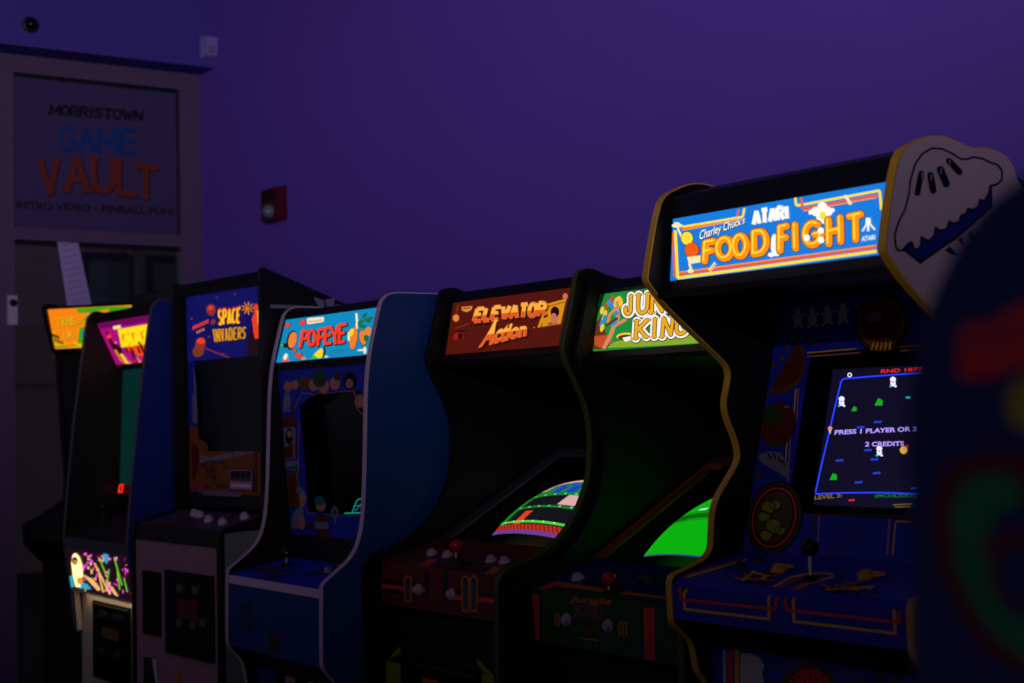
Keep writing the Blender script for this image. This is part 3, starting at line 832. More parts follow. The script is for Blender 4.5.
# ---- green trimmed cabinet with dark red marquee
ea = slope_cab('arcade_cabinet', 'dark arcade cabinet with a dim red marquee and olive edge trim, second sloping-screen cabinet', -3.9, 0, 0, ('black_trim', 'olive_trim'), .668)
lit('l_eared', (86, 20, 8), .9, True); lit('l_eaor', (222, 88, 30)); lit('l_eayel', (250, 176, 60)); lit('l_eagold', (216, 140, 16)); lit('l_eaflesh', (196, 112, 84)); lit('l_eadark', (28, 6, 4)); lit('l_eacrim', (168, 20, 14)); lit('l_eatan', (225, 130, 60)); lit('l_eabrown', (120, 48, 14))
MA, MBm = (2.478,1.674), (2.447,1.52)
mq = ea.board('marquee', MA, MBm, 'l_eared', .006, -.287, .315)
ea.board('marquee_retainer', MA, MBm, 'black', .008, -.315, -.287, None, .002)
A = ea.art(MA, MBm, (440, 280, 7.877))
q = ((272,330),(832,282),(838,180),(300,232))
qm = (Art.quadmap(q,0,.48), Art.quadmap(q,1,.48))
A.word('ELEVATOR', q, 36, 'l_eadark', 1, .34, 0, False, 8, 12)
A.word('ELEVATOR', q, 34, 'l_eatan', 2, .34, 0, False, -2, -3)
A.word('ELEVATOR', q, 28, 'l_eaor', 3, .34, 0, False)
c0 = list(A.clips); A.clips.append(A.above(*qm)); A.word('ELEVATOR', q, 28, 'l_eayel', 4, .34, 0, False); A.clips = c0
A.text('Action', ((310,540),(690,445),(700,330),(400,345)), 'l_eadark', 4, .06, 10, 12)
A.text('Action', ((310,540),(690,445),(700,330),(400,345)), 'l_eatan', 5, .06, -3, -3)
A.text('Action', ((310,540),(690,445),(700,330),(400,345)), 'l_eaor', 6, .04)
A.clips.append(A.above((330,440),(700,385))); A.text('Action', ((310,540),(690,445),(700,330),(400,345)), 'l_eayel', 7, .04); A.line([(300,550),(400,420),(450,320)],20,'l_eayel',7); A.clips = c0
A.line([(300,550),(400,420),(450,320)],22,'l_eaor',5)
A.poly([(712,532),(815,250),(848,188),(998,146),(985,200),(915,520)],'l_eagold',1); A.poly([(742,530),(805,340),(812,345),(758,530)],'l_eabrown',2); A.line([(850,212),(990,172)],6,'l_eabrown',2,False)
A.poly([(815,528),(828,440),(880,330),(875,250),(905,215),(940,220),(945,270),(925,330),(950,350),(925,510)],'l_eaflesh',2); A.ell(910,252,34,42,'l_eadark',3); A.ell(902,290,22,28,'l_eaflesh',4)
for i in range(14): A.line([(random.uniform(850,930),random.uniform(330,480)) for _ in range(2)],5,'l_eadark',4)
A.poly([(75,578),(120,420),(175,412),(200,470),(155,520),(150,575)],'l_eacrim',1); A.poly([(115,575),(118,510),(160,470),(205,470),(205,490),(160,540),(158,572)],'l_eaflesh',2); A.line([(125,380),(230,345)],9,'l_eabrown',1); A.line([(140,405),(205,400)],10,'l_eadark',2); A.ell(165,445,20,28,'l_eadark',3)
A.ell(128,300,25,28,'l_eatan',1); A.line([(128,270),(145,200)],12,'l_eabrown',1); A.poly([(172,212),(258,205),(250,235),(212,255),(175,240)],'l_eatan',1); A.line([(185,225),(240,220)],9,'l_eabrown',2,False)
A.line([(745,375),(735,430)],10,'l_eatan',1); A.ell(990,130,20,25,'l_eaflesh',2)
A.build('marquee_print', mq)
lit('g_dark', (20, 20, 26)); lit('g_green', (26, 130, 40)); lit('g_bright', (80, 210, 60)); lit('g_bluew', (28, 60, 190)); lit('g_red', (190, 48, 34)); lit('g_reddark', (110, 26, 24)); lit('g_orange', (225, 66, 30)); lit('g_pink', (222, 170, 170)); lit('g_violet', (110, 60, 150)); lit('g_glass', (10, 24, 34)); lit('g_white', (225, 245, 225))
def ea_paint(u, v):
    i, j = int(u * 64), int(v * 56)
    if v < .05: return 'g_violet'
    if v < .15: return 'g_red' if (i + j) % 3 else 'g_reddark'
    for k, t in enumerate((.18, .43, .66)):
        if abs(v - t) < .018: return 'g_white' if (i % 8 == 3 and v > t) else ('g_bright' if k == 0 else 'g_green')
    if u < .06: return 'g_green' if v < .8 else 'g_pink'
    if v < .42: return 'g_orange' if .20 < u < .30 and v < .36 else 'g_dark'
    if v < .65: return 'g_pink' if .5 < u < .68 and v > .47 else ('g_glass' if .5 < u < .68 else 'g_dark')
    if v < .86: return 'g_bluew' if (.22 < u < .74 and int(u * 18) % 3 != 0 and v > .70) else 'g_green'
    if v < .94: return 'g_bluew' if (i // 4) % 2 else 'g_green'
    return 'g_pink'
sloped_screen(ea, 'p_slate', ea_paint)
cpa, cpb = (2.436,1.001), (2.243,.947)
cp = ea.board('control_panel', cpa, cpb, 'p_maroon', .01)
cf = ea.board('control_panel_front', cpb, (2.238,.832), 'p_maroon', .01)
A = ea.art(cpa, cpb, (365, 530, 6.207))
A.poly([(215,215),(300,175),(345,175),(270,222)],'p_olivebrown',0); A.poly([(270,226),(350,178),(370,180),(300,230)],'p_slate',1)
A.poly([(300,235),(400,180),(450,185),(380,240)],'p_red',0); A.poly([(390,245),(480,185),(500,190),(430,250)],'p_slate',1)
A.poly([(510,255),(600,195),(690,205),(600,265)],'p_black',0); A.poly([(590,268),(690,205),(720,210),(640,275)],'p_maroon',1); A.poly([(660,275),(760,205),(790,210),(700,280)],'p_slate',1); A.poly([(715,285),(800,228),(850,235),(790,292)],'p_orange',0)
for k in range(8): A.line([(400+k*30,240+random.uniform(-6,12)),(440+k*30,225+random.uniform(-12,6))],5,random.choice(['p_black','p_slate','p_olivebrown']),2)
A.build('control_panel_print', cp)
A = ea.art(cpb, (2.238,.832), (365, 530, 6.207))
A.poly([(95,310),(380,335),(380,352),(95,326)],'p_black',0); A.poly([(95,335),(380,362),(380,385),(95,360)],'p_red',0); A.poly([(95,370),(380,395),(380,410),(95,385)],'p_black',0)
A.poly([(520,368),(800,395),(800,418),(520,385)],'p_black',0); A.poly([(520,400),(800,425),(800,455),(520,430)],'p_red',0)
A.poly([(375,250),(395,252),(395,420),(375,418)],'p_black',1); A.poly([(490,260),(512,262),(512,440),(490,438)],'p_black',1); A.poly([(400,385),(480,392),(470,425),(440,432),(410,420)],'p_olivebrown',1)
for x in (242, 600, 652):
    A.poly([(x,300),(x+26,275),(x+52,300),(x+50,450+(x>300)*60),(x+2,445+(x>300)*60)],'p_orange',1); A.poly([(x+10,312),(x+26,295),(x+42,312),(x+40,440+(x>300)*55),(x+12,438+(x>300)*55)],'p_slate',2); A.ell(x+26,310,10,18,'p_black',3)
A.build('control_panel_print', cf)
pt, pf = ea.plane(cpa, cpb), ea.plane(cpb, (2.238,.832))
zz = lambda a, b: (365 + a / 6.207, 530 + b / 6.207)
for p in ((415,150),(512,162),(785,192),(868,200)): ea.button(pt, zz(*p), .016, 'button_white', cp)
for p in ((335,370),(540,400)): ea.button(pf, zz(*p), .016, 'button_white', cf)
ea.stick(pt, (456.5, 561.5), .042, .0175, 'ball_red')
ea.board('front_panel', (2.238,.832), (2.25,.815), 'black', .012)
fp = ea.board('front_panel', (2.25,.815), (2.25,.03), 'black', .012)
A = ea.art((2.25,.815), (2.25,.03), (360, 500, 3.73))
A.poly([(78,620),(150,545),(152,570),(98,600),(152,612),(152,900),(78,900)],'p_lime',0); A.build('front_print', fp)
A = ea.art((2.25,.815), (2.25,.03), (360, 500, 3.73))
A.poly([(436,590),(500,655),(498,900),(438,900),(436,640),(470,650),(438,610)],'p_lime',0)
A.build('front_print', fp)
coin_door(ea, (2.25,.70), (2.25,.30), -.155, .165, metal='p_red', red='p_maroon')

# ---- cabinet with the green screen
jk = slope_cab('arcade_cabinet', 'black arcade cabinet with bright green screen and green control panel', -3.225, .022, -.02, ('black_trim', 'olive_trim'))
lit('l_jkgreen', (30, 140, 60), .95, True); lit('l_jkgold', (238, 170, 28)); lit('l_jkink', (60, 28, 6)); lit('l_jkwhite', (246, 244, 236)); lit('l_jkskin', (212, 140, 88)); lit('l_jkblue', (40, 140, 220)); lit('l_jkhair', (245, 200, 60)); lit('l_jkrust', (196, 76, 34)); lit('l_jkbrown', (96, 52, 26)); lit('l_jklime', (140, 170, 40)); lit('l_jkdark', (10, 34, 18))
MA, MBm = jk.sh((2.486,1.674)), jk.sh((2.456,1.522))
mq = jk.board('marquee', MA, MBm, 'l_jkgreen', .006)
A = jk.art(MA, MBm, (585, 280, 8.533))
A.poly([(20,90),(180,90),(110,300),(60,420),(60,590),(20,590)],'l_jkdark',0); A.poly([(60,590),(70,400),(140,310),(210,560),(190,590)],'l_jkbrown',1); A.poly([(80,480),(180,470),(240,520),(160,590),(90,560)],'l_jkrust',2)
A.poly([(190,580),(250,530),(400,500),(1500,440),(1500,520)],'l_jklime',1); A.ell(345,480,75,30,'l_jkhair',2,-5); A.ell(345,490,60,22,'l_jkbrown',3,-5)
A.poly([(325,495),(405,478),(390,515),(350,530)],'l_jkwhite',4)
for x, y, m in ((190,215,'l_jkrust'),(215,190,'l_jkblue'),(235,165,'l_jkrust'),(150,260,'l_jkhair'),(175,290,'l_jkhair'),(160,340,'l_jkhair'),(170,330,'l_jkblue'),(145,375,'l_jkblue'),(150,410,'l_jkhair'),(240,215,'l_jkblue')): A.ell(x,y,16,34,m,2,15)
# a climber, very much simplified: hair, arms, swimsuit and legs
A.poly([(250,225),(262,160),(300,135),(325,165),(338,235),(310,250),(290,200),(270,235)],'l_jkhair',4); A.ell(283,205,16,24,'l_jkskin',5)
A.line([(270,240),(215,300),(200,360)],24,'l_jkskin',3); A.line([(280,240),(285,330),(250,400),(225,470),(170,575)],34,'l_jkskin',3); A.line([(260,390),(350,340)],26,'l_jkskin',3)
A.poly([(250,300),(280,258),(300,290),(262,318)],'l_jkblue',5); A.poly([(218,392),(285,340),(282,370),(240,398)],'l_jkblue',5); A.line([(190,390),(280,330)],22,'l_jkbrown',4)
W1 = [('J',((352,296),(412,290),(412,138),(362,146))),('U',((462,292),(545,280),(550,122),(470,130))),('N',((580,284),(670,270),(680,104),(590,116))),('G',((705,268),(790,256),(800,94),(715,102))),('L',((825,250),(895,242),(900,84),(835,90))),('E',((925,240),(1000,230),(1005,72),(935,80)))]
W2 = [('K',((445,502),(535,490),(545,345),(455,352))),('I',((575,492),(630,484),(635,335),(585,340))),('N',((670,486),(745,470),(765,320),(685,330))),('G',((785,470),(880,456),(895,330),(800,338)))]
for ch, q in W1 + W2:
    A.letter(ch, q, 92, 'l_jkink', 6, .22); A.letter(ch, q, 76, 'l_jkwhite', 7, .22); A.letter(ch, q, 40, 'l_jkink', 8, .26); A.letter(ch, q, 27, 'l_jkgold', 9, .24)
A.build('marquee_print', mq)
lit('j_green', (12, 176, 14), 1.0, True); lit('j_green2', (10, 150, 12)); lit('j_dark', (8, 100, 12)); lit('j_text', (170, 235, 200)); lit('j_edge', (60, 60, 120))
def jk_paint(u, v):
    if v < .02: return 'j_edge'
    t = v - .1 * u * (1 - u)
    if .66 < v < .70 and .12 < u < .9 and int(u * 40) % 5 < 3: return 'j_text'
    if .50 < t < .59: return 'j_dark'
    if .46 < t < .64: return 'j_green2'
    return 'j_green'
jk.sx = -.018
sloped_screen(jk, 'p_brown', jk_paint, 60, 50, .40, .068, .36, .022, .034)
A = jk.art(jk.bz[0], jk.bz[1], (570, 440, 3.416))
A.poly([(60,410),(100,360),(440,85),(520,80),(520,100),(450,105),(118,400),(110,418)],'p_rust',0)
for k in range(9): A.line([(100+k*38,365-k*31),(125+k*38,350-k*31)],8,'p_maroon',1)
A.build('bezel_print', jk.bl)
cpa, cpb = (2.458,.981), (2.272,.92); cpc = (2.282,.792)
cp = jk.board('control_panel', cpa, cpb, 'p_navy', .01)
cf = jk.board('control_panel_front', cpb, cpc, 'p_darkgreen', .01)
A = jk.art(cpa, cpb, (480, 550, 5.12))
A.poly([(330,185),(385,160),(950,240),(950,262),(390,185)],'p_orange',0); A.poly([(300,215),(390,187),(1000,262),(990,285)],'p_darkgreen',1); A.poly([(262,220),(330,185),(385,162),(395,185),(300,220)],'p_red',2)
for k in range(26):
    x = random.uniform(380, 940); y = 105 + (x - 380) * .07 + random.uniform(0, 50)
    A.ell(x, y, random.uniform(12, 34), 6, random.choice(['p_darkgreen', 'p_green']), 3, random.uniform(-40, 20), 8)
for k in range(9):
    A.ell(670 + random.uniform(-60,60), 205 + random.uniform(-14,14), 24, 8, 'p_maroon', 4, random.uniform(-30,30), 8)
A.build('control_panel_print', cp)
A = jk.art(cpb, cpc, (480, 550, 5.12))
for x0, x1, y0, y1, e in ((252,300,222,460,232),(842,892,297,560,302)):
    if x0 > 500: A.build('control_panel_stripe', cf); A = jk.art(cpb, cpc, (480, 550, 5.12))
    A.poly([(x0-3,y0-3),(x1+3,e-3),(x1+5,y1+6 if x0>500 else y1),(x0+2,y1)],'p_pink',0); A.poly([(x0,y0),(x1,e),(x1+2,y1+4 if x0>500 else y1-2),(x0+6,y1-4)],'p_red',1)
A.build('control_panel_stripe', cf)
A = jk.art(cpb, cpc, (480, 550, 5.12))
A.text('Jungle', ((450,275),(660,295),(690,245),(470,235)), 'p_orange', 1, .04); 
A.word('KING', ((490,338),(628,358),(628,298),(490,280)), 11, 'p_pink', 1, .3, .2); A.word('KING', ((490,338),(628,358),(628,298),(490,280)), 7, 'p_olivebrown', 2, .3, .2)
A.poly([(524,395),(598,402),(585,430),(562,440),(530,425)],'p_olivebrown',1); A.line([(512,450),(608,462)],7,'p_lime',1,False)
for x in (390, 405): A.line([(x,322),(x,392)],9,'p_orange',1,False)
for x in (715, 732, 750): A.line([(x,365),(x+2,442)],11,'p_orange',1,False)
A.line([(392,330),(408,332)],6,'p_orange',1,False); A.line([(712,372),(755,376)],6,'p_orange',1,False)
tag(A.build('control_panel_print', cf), kind='stuff')
pt, pf = jk.plane(cpa, cpb), jk.plane(cpb, cpc)
zz = lambda a, b: (480 + a / 5.12, 550 + b / 5.12)
jk.button(pt, zz(502,147), .017, 'button_white', cp)
for p in ((447,357),(660,389)): jk.button(pf, zz(*p), .016, 'button_white', cf)
jk.stick(pt, (609.5, 594), .035, .0175, 'ball_red')
jk.board('front_panel', cpc, (2.29,.775), 'black', .012)
jk.board('front_panel', (2.29,.775), (2.29,.03), 'black', .012)
coin_door(jk, (2.29,.68), (2.29,.28), -.155, .155)

# ================================================================== blue cabinet with pale edge trim
pp = Cab('arcade_cabinet', 'blue arcade cabinet with pale edge trim and sky blue marquee with red letters', -4.55, .628, 2.078)
PP = [(2.95,1.52),(2.85,1.69),(2.80,1.702),(2.345,1.699),(2.318,1.697),(2.297,1.688),(2.281,1.667),(2.262,1.60),(2.247,1.54),(2.237,1.48),(2.230,1.40),(2.226,1.30),(2.222,1.20),(2.216,1.10),(2.208,1.04),(2.195,.995),(2.178,.966),(2.155,.943),(2.10,.904),(2.086,.893),(2.081,.88),(2.078,.73),(2.079,.67),(2.088,.652),(2.122,.612),(2.132,.58),(2.138,.54),(2.14,.05),(2.15,0.0),(2.95,0.0)]
pp.panels(PP, ('blue_side', 'black'), ('blue_side', 'black'), 'lilac_trim', 28)
pp.carcass(2.94, 1.52)
pp.board('top_board', (2.85,1.68), (2.33,1.688), 'black')
pp.board('marquee_hood', (2.335,1.688), (2.284,1.662), 'black')
lit('l_ppblue', (12, 138, 190), 1.0, True); lit('l_ppred', (242, 62, 36)); lit('l_ppdark', (20, 14, 20)); lit('l_pporange', (238, 128, 48)); lit('l_pplime', (60, 190, 50)); lit('l_ppgreen', (24, 110, 60)); lit('l_ppyel', (248, 214, 40)); lit('l_ppcream', (248, 230, 190)); lit('l_ppgold', (196, 150, 70))
MA, MBm = (2.286,1.660), (2.25,1.524)
mq = pp.board('marquee', MA, MBm, 'l_ppblue', .006)
A = pp.art(MA, MBm, (265, 290, 6.208))
for x, y, r in ((142,220,17),(235,205,21),(188,378,12),(210,408,22)): A.heart(x, y, r + 4, 'l_ppdark', 0); A.heart(x, y, r, 'l_ppred', 1)
A.poly([(262,180),(270,175),(360,167),(368,172),(366,194),(358,199),(270,213),(262,207)],'l_ppcream',1); A.text('Nintendo', ((272,206),(360,192),(360,176),(272,189)), 'l_ppgold', 2, .02)
PL = [('P',((222,352),(262,346),(272,252),(238,258))),('O',((272,346),(312,340),(316,250),(272,255))),('P',((330,342),(372,336),(378,242),(338,248))),('E',((376,336),(410,330),(414,235),(378,240))),('Y',((424,334),(456,328),(458,226),(410,232))),('E',((462,328),(492,322),(504,214),(468,220)))]
for ch, q in PL: A.letter(ch, q, 28, 'l_ppdark', 2, dx=4, dy=3)
for ch, q in PL: A.letter(ch, q, 18.5, 'l_ppred', 3)
# balloons, leaves and fruit fill the two ends
A.ell(168,312,32,62,'l_ppdark',1,12); A.ell(173,312,25,52,'l_pporange',2,12); A.ell(128,345,22,14,'l_ppdark',1); A.ell(108,345,9,9,'l_pplime',2); A.ell(130,415,12,22,'l_ppcream',2,20); A.poly([(105,446),(112,425),(150,430),(152,442)],'l_ppred',1)
A.poly([(285,428),(300,405),(325,400),(330,425)],'l_pplime',1); A.poly([(305,402),(330,378),(356,360),(364,385),(358,420),(330,424)],'l_ppyel',2); A.line([(362,415),(375,380),(370,358)],11,'l_ppdark',1); A.ell(382,414,12,6,'l_ppyel',1); A.ell(240,425,14,9,'l_pporange',1)
A.line([(570,150),(574,200),(572,240)],13,'l_ppcream',2); A.ell(553,300,23,72,'l_pporange',2,8); A.ell(553,300,26,76,'l_ppdark',1,8); A.ell(540,265,13,26,'l_ppyel',3,20); A.ell(523,290,8,30,'l_ppcream',1)
for x, y, r in ((622,160,-50),(598,200,-30),(640,190,20),(612,225,10),(585,215,50),(655,178,-10)): A.ell(x,y,24,11,'l_ppgreen',2,r,10)
A.ell(612,295,24,46,'l_pporange',2,-6); A.ell(612,295,28,50,'l_ppdark',1,-6); A.ell(640,260,20,30,'l_pporange',2,20); A.ell(632,300,16,22,'l_ppgreen',3); A.line([(582,375),(620,372)],10,'l_ppcream',2); A.ell(622,375,10,22,'l_ppcream',2)
A.line([(412,378),(515,368)],3,'l_ppgreen',1,False); A.line([(414,390),(490,383)],3,'l_ppgreen',1,False)
A.build('marquee_print', mq)
pp.board('marquee_retainer', (2.25,1.524), (2.25,1.50), 'black')
BA, BB = (2.255,1.50), (2.295,.99)
def pf_(s):
    d = (Vector(BA) - Vector(BB)).normalized(); return tuple(Vector(BB) + d * s)
hw = .294
bt = pp.board('bezel', BA, pf_(.437), 'p_blue', .006)
bl_ = pp.board('bezel', pf_(.437), pf_(.072), 'p_blue', .006, -hw, -.178); br_ = pp.board('bezel', pf_(.437), pf_(.072), 'p_blue', .006, .225, hw)
bb = pp.board('bezel', pf_(.072), BB, 'p_blue', .006)
pp.board('screen', pf_(.46), pf_(.05), 'black_gloss', .006, -.24, .24, None, -.05)
lit('c_cyan', (24, 150, 150), .8); lit('c_green', (20, 150, 70), .8)
scr = bpy.data.objects[-1] if False else [o for o in pp.root.children if o.name.startswith('screen')][0]
A = pp.art(BA, BB, (265, 380, 4.267), -.05)
A.line([(372,565),(392,515),(402,508),(440,505)],4,'c_cyan',0); A.line([(380,538),(420,535)],3,'c_cyan',0); A.line([(345,568),(450,566)],5,'c_cyan',0,False); A.line([(340,569),(365,568)],6,'c_green',1,False); A.line([(385,560),(420,520)],2.5,'c_cyan',0)
A.build('screen_image', scr)
def outline(pts, w=3): A.line(pts, w, 'p_pink', 6)
A = pp.art(BA, BB, (265, 380, 4.267))
A.poly([(135,105),(160,52),(200,48),(205,62),(130,128)],'p_blue',1)
outline([(130,125),(160,55),(200,58),(210,64),(225,56),(262,56),(380,45),(392,72),(388,95),(400,125),(425,150)])
for x, y, r, m in ((100,28,18,'p_skin'),(130,20,16,'p_skin'),(170,12,24,'p_olivebrown'),(210,20,22,'p_skin'),(252,25,24,'p_skin'),(300,15,22,'p_skin'),(362,5,30,'p_black'),(362,15,16,'p_pink'),(408,90,22,'p_skin'),(235,-5,30,'p_darkgreen'),(310,-15,14,'p_maroon')): A.ell(x, y, r, r * 1.25, m, 2)
A.build('bezel_print', bt)
A = pp.art(BA, BB, (265, 380, 4.267))
A.poly([(85,55),(105,52),(112,115),(78,130)],'p_grey',2); A.line([(80,128),(108,130)],12,'p_grey',2); A.line([(120,98),(118,148)],9,'p_maroon',2)
A.poly([(74,158),(132,152),(138,195),(76,200)],'p_maroon',2); A.poly([(80,202),(132,202),(132,335),(86,340)],'p_grey',2); A.ell(106,240,16,34,'p_black',3); A.ell(108,230,11,15,'p_skin',4); A.poly([(84,290),(122,270),(122,332),(88,332)],'p_maroon',3)
A.poly([(84,345),(142,345),(145,365),(88,372)],'p_grey',2); A.ell(136,376,16,16,'p_teal',3); A.line([(88,382),(140,378)],6,'p_grey',2)
A.poly([(90,395),(142,392),(150,540),(104,545)],'p_olivebrown',2); A.poly([(102,410),(130,408),(132,520),(108,522)],'p_maroon',3); A.ell(138,290,8,40,'p_maroon',4)
outline([(148,180),(146,330),(150,380),(140,420),(150,450)])
A.build('bezel_print', bl_)
A = pp.art(BA, BB, (265, 380, 4.267))
A.ell(155,505,22,40,'p_skin',2); A.ell(150,470,14,16,'p_grey',3); A.ell(140,590,24,50,'p_grey',2,20); A.ell(158,610,16,28,'p_skin',3); A.ell(196,622,11,22,'p_maroon',2)
A.poly([(214,575),(272,575),(276,672),(220,672)],'p_maroon',2); A.poly([(216,605),(274,605),(275,635),(218,635)],'p_grey',3); A.ell(240,535,22,26,'p_skin',2); A.ell(236,515,22,20,'p_teal',3)
A.ell(300,565,16,26,'p_grey',2); A.line([(300,590),(302,612)],7,'p_grey',2); A.ell(300,565,8,15,'p_slate',3)
outline([(165,525),(190,570),(215,572),(225,560)]); outline([(262,572),(285,576)]); outline([(318,578),(410,580)],2)
A.line([(330,600),(370,665),(400,600)],2,'p_slate',2)
A.build('bezel_print', bb)
pp.board('bezel_ledge', BB, (2.285,.916), 'black')
cpa, cpb = (2.285,.916), (2.09,.878)
cp = pp.board('control_panel', cpa, cpb, 'p_blue', .01)
A = pp.art(cpa, cpb, (215, 480, 3.362))
for k in range(16):
    x = random.uniform(130, 400); y = 335 - abs(x - 250) * .05 + random.uniform(-45, 0)
    A.line([(x, y), (x + random.uniform(15, 50), y + random.uniform(-6, 8))], random.uniform(5, 11), random.choice(['p_slate', 'p_black', 'p_brown', 'navy_side']), k % 5)
A.ell(420,290,10,5,'p_red',6)
A.build('control_panel_print', cp)
pt = pp.plane(cpa, cpb)
pp.stick(pt, (287, 566), .04, .016, 'black_gloss'); pp.button(pt, (328, 572), .014, 'p_grey', cp)
pp.board('control_panel_trim', (2.083,.876), (2.079,.852), 'lilac_trim')
fp = pp.board('front_panel', (2.081,.852), (2.082,.662), 'blue_side')
pp.board('front_panel', (2.082,.662), (2.155,.64), 'black')
lf = pp.board('front_panel', (2.155,.64), (2.155,.03), 'black')
A = pp.art((2.081,.852), (2.082,.662), (215, 480, 3.362))
for k in range(7):
    x = 85 + k * 7.5; h = 62 * math.sqrt(max(0, 1 - ((k - 3) / 3.9) ** 2))
    A.line([(x, 465 - h + k * .8), (x, 465 + h + k * .8)], 3, 'p_black', 0, False)
A.poly([(180,512),(220,517),(218,572),(205,584),(182,572)],'p_brown',0); A.poly([(186,520),(214,524),(212,566),(202,574),(188,566)],'p_black',1); A.line([(190,530),(210,534)],5,'p_olivebrown',2,False); A.line([(192,552),(210,556)],5,'p_olivebrown',2,False)
A.build('front_print', fp)
dd = pp.board('coin_door', (2.155,.60), (2.155,.22), 'black_gloss', .01, -.10, .24, None, .008)
for x in (-.045, .095): pp.board('coin_slot', (2.155,.595), (2.155,.51), 'pink_front', .006, x, x + .055, dd, .014)
pp.board('front_plate', (2.155,.60), (2.155,.3), 'navy_side', .006, -.25, -.13, lf, .006)

# ================================================================== cabinet with wide dark window (invader lettering)
si = Cab('arcade_cabinet', 'tall dark arcade cabinet with pinkish white front and orange letters on blue glass', -5.203, .645, 2.06, math.radians(2.6))
SP = [(2.92,1.45),(2.9,1.575),(2.214,1.824),(2.205,1.818),(2.205,1.048),(2.2,1.043),(2.066,1.012),(2.054,1.0),(2.05,.985),(2.05,.03),(2.06,0.0),(2.92,0.0)]
si.panels(SP, ('black', 'black'), ('black', 'black'), 'black_trim', 10)
si.carcass(2.91, 1.45)
si.board('top_board', (2.9,1.56), (2.212,1.812), 'black')
si.board('marquee_hood', (2.210,1.815), (2.212,1.775), 'black')
lit('l_siblue', (12, 14, 92), .9, True); lit('l_sired', (232, 62, 26)); lit('l_siyel', (255, 196, 30)); lit('l_siorange', (216, 120, 24)); lit('l_siink', (28, 8, 20)); lit('l_sidimred', (140, 44, 40)); lit('l_sibrown', (110, 56, 10)); lit('l_sigold', (226, 150, 26))
hw = .307
ba, bm, bb_ = (2.236,1.775), (2.238,1.553), (2.245,1.105)
bz = si.board('bezel', ba, bm, 'l_siblue', .006, -.272, hw)
si.board('bezel', ba, bb_, 'black', .006, -hw, -.272)
A = si.art(ba, bm, (160, 255, 4.71))
q = ((281,330),(378,318),(382,252),(278,262))
A.word('SPACE', q, 14, 'l_siink', 2, .62, 0, False, 3, 5); A.word('SPACE', q, 10, 'l_sired', 3, .62, 0, False, 0, -7); A.word('SPACE', q, 8.5, 'l_siyel', 4, .62, 0, False)
q = ((262,410),(402,392),(408,340),(252,350))
A.word('INVADERS', q, 10, 'l_siink', 2, .62, 0, False, 2, 4); A.word('INVADERS', q, 6.5, 'l_sigold', 4, .62, 0, False)
A.build('bezel_lettering', bz)
A = si.art(ba, bm, (160, 255, 4.71))
A.star(415,250,36,14,9,'l_siorange',2); A.star(417,250,20,10,7,'l_siink',3); A.ell(416,252,9,10,'l_siorange',4)
for k in range(7): A.line([(158 + k * 11, 352 - k * 5), (161 + k * 11, 334 - k * 5)], 7, 'l_sired', 2, False)
for k in range(4): A.line([(176 + k * 10, 370 - k * 4.5), (178 + k * 10, 358 - k * 4.5)], 6, 'l_siorange', 2, False)
tag(A.build('bezel_tagline', bz), kind='stuff')
A = si.art(ba, bm, (160, 255, 4.71))
A.ell(242,258,22,26,'l_sidimred',2); A.ell(240,250,12,10,'l_sired',3); A.poly([(222,262),(250,290),(262,262)],'l_sidimred',2); A.ell(252,315,10,14,'l_sidimred',2,30)
tag(A.build('bezel_print', bz), kind='stuff')
A = si.art(ba, bm, (160, 255, 4.71))
A.ell(192,420,24,32,'l_sidimred',2,15); A.ell(195,405,20,14,'l_sired',3); A.ell(182,452,26,30,'l_sibrown',1,30); A.line([(215,440),(325,482)],5,'l_sidimred',2)
A.poly([(434,300),(446,275),(442,240),(456,228),(468,245),(472,300),(470,345),(476,400),(458,390),(444,405),(441,345)],'l_sired',2); A.poly([(460,262),(474,262),(474,335),(464,330)],'l_siyel',3)
A.poly([(410,490),(416,400),(425,345),(440,350),(450,395),(470,400),(478,440),(460,490)],'l_siink',3)
for x, y in ((270,200),(355,184),(232,385),(300,465),(150,300)): A.ell(x,y,4,4,'l_sidimred',2)
tag(A.build('bezel_print', bz), kind='stuff')
b1 = si.board('bezel', bm, bb_, 'p_blue', .006, -.272, -.228); b2 = si.board('bezel', bm, bb_, 'p_brown', .006, .27, hw)
b3 = si.board('bezel', (2.2425,1.245), bb_, 'p_rust', .006, -.228, .27)
si.board('viewing_glass', bm, (2.2425,1.245), 'black_gloss', .006, -.228, .27, None, -.008)
A = si.art(bm, bb_, (170, 380, 4.267))
A.poly([(84,195),(120,200),(124,250),(160,270),(165,330),(100,480),(86,470)],'p_rust',1); A.poly([(90,260),(120,285),(130,330),(110,420),(96,430)],'p_maroon',2); A.poly([(96,60),(104,60),(118,150),(120,190),(98,180)],'p_grey',1); A.poly([(100,-60),(112,0),(118,150),(104,70)],'p_grey',1)
A.build('bezel_print', b1)
A = si.art((2.2425,1.245), bb_, (170, 380, 4.267))
A.poly([(124,320),(180,330),(240,310),(275,318),(275,290),(390,285),(392,300),(300,322),(200,345),(124,350)],'p_grey',1)
for k in range(18): A.ell(random.uniform(130,250),random.uniform(345,465),random.uniform(8,22),random.uniform(5,12),random.choice(['p_brown','p_olivebrown','p_maroon']),1,random.uniform(-30,30),10)
A.poly([(358,480),(362,300),(366,250),(372,300),(376,480)],'p_brown',3); A.poly([(252,375),(358,378),(358,474),(254,470)],'p_black',4); A.poly([(256,380),(354,382),(354,470),(258,466)],'p_pink',5); A.poly([(260,386),(350,388),(350,432),(260,430)],'p_slate',6); A.poly([(264,442),(350,446),(350,460),(264,456)],'p_white',6)
for x in (272,292,318,340): A.ell(x,402,8,16,'p_black',7)
A.build('bezel_print', b3)
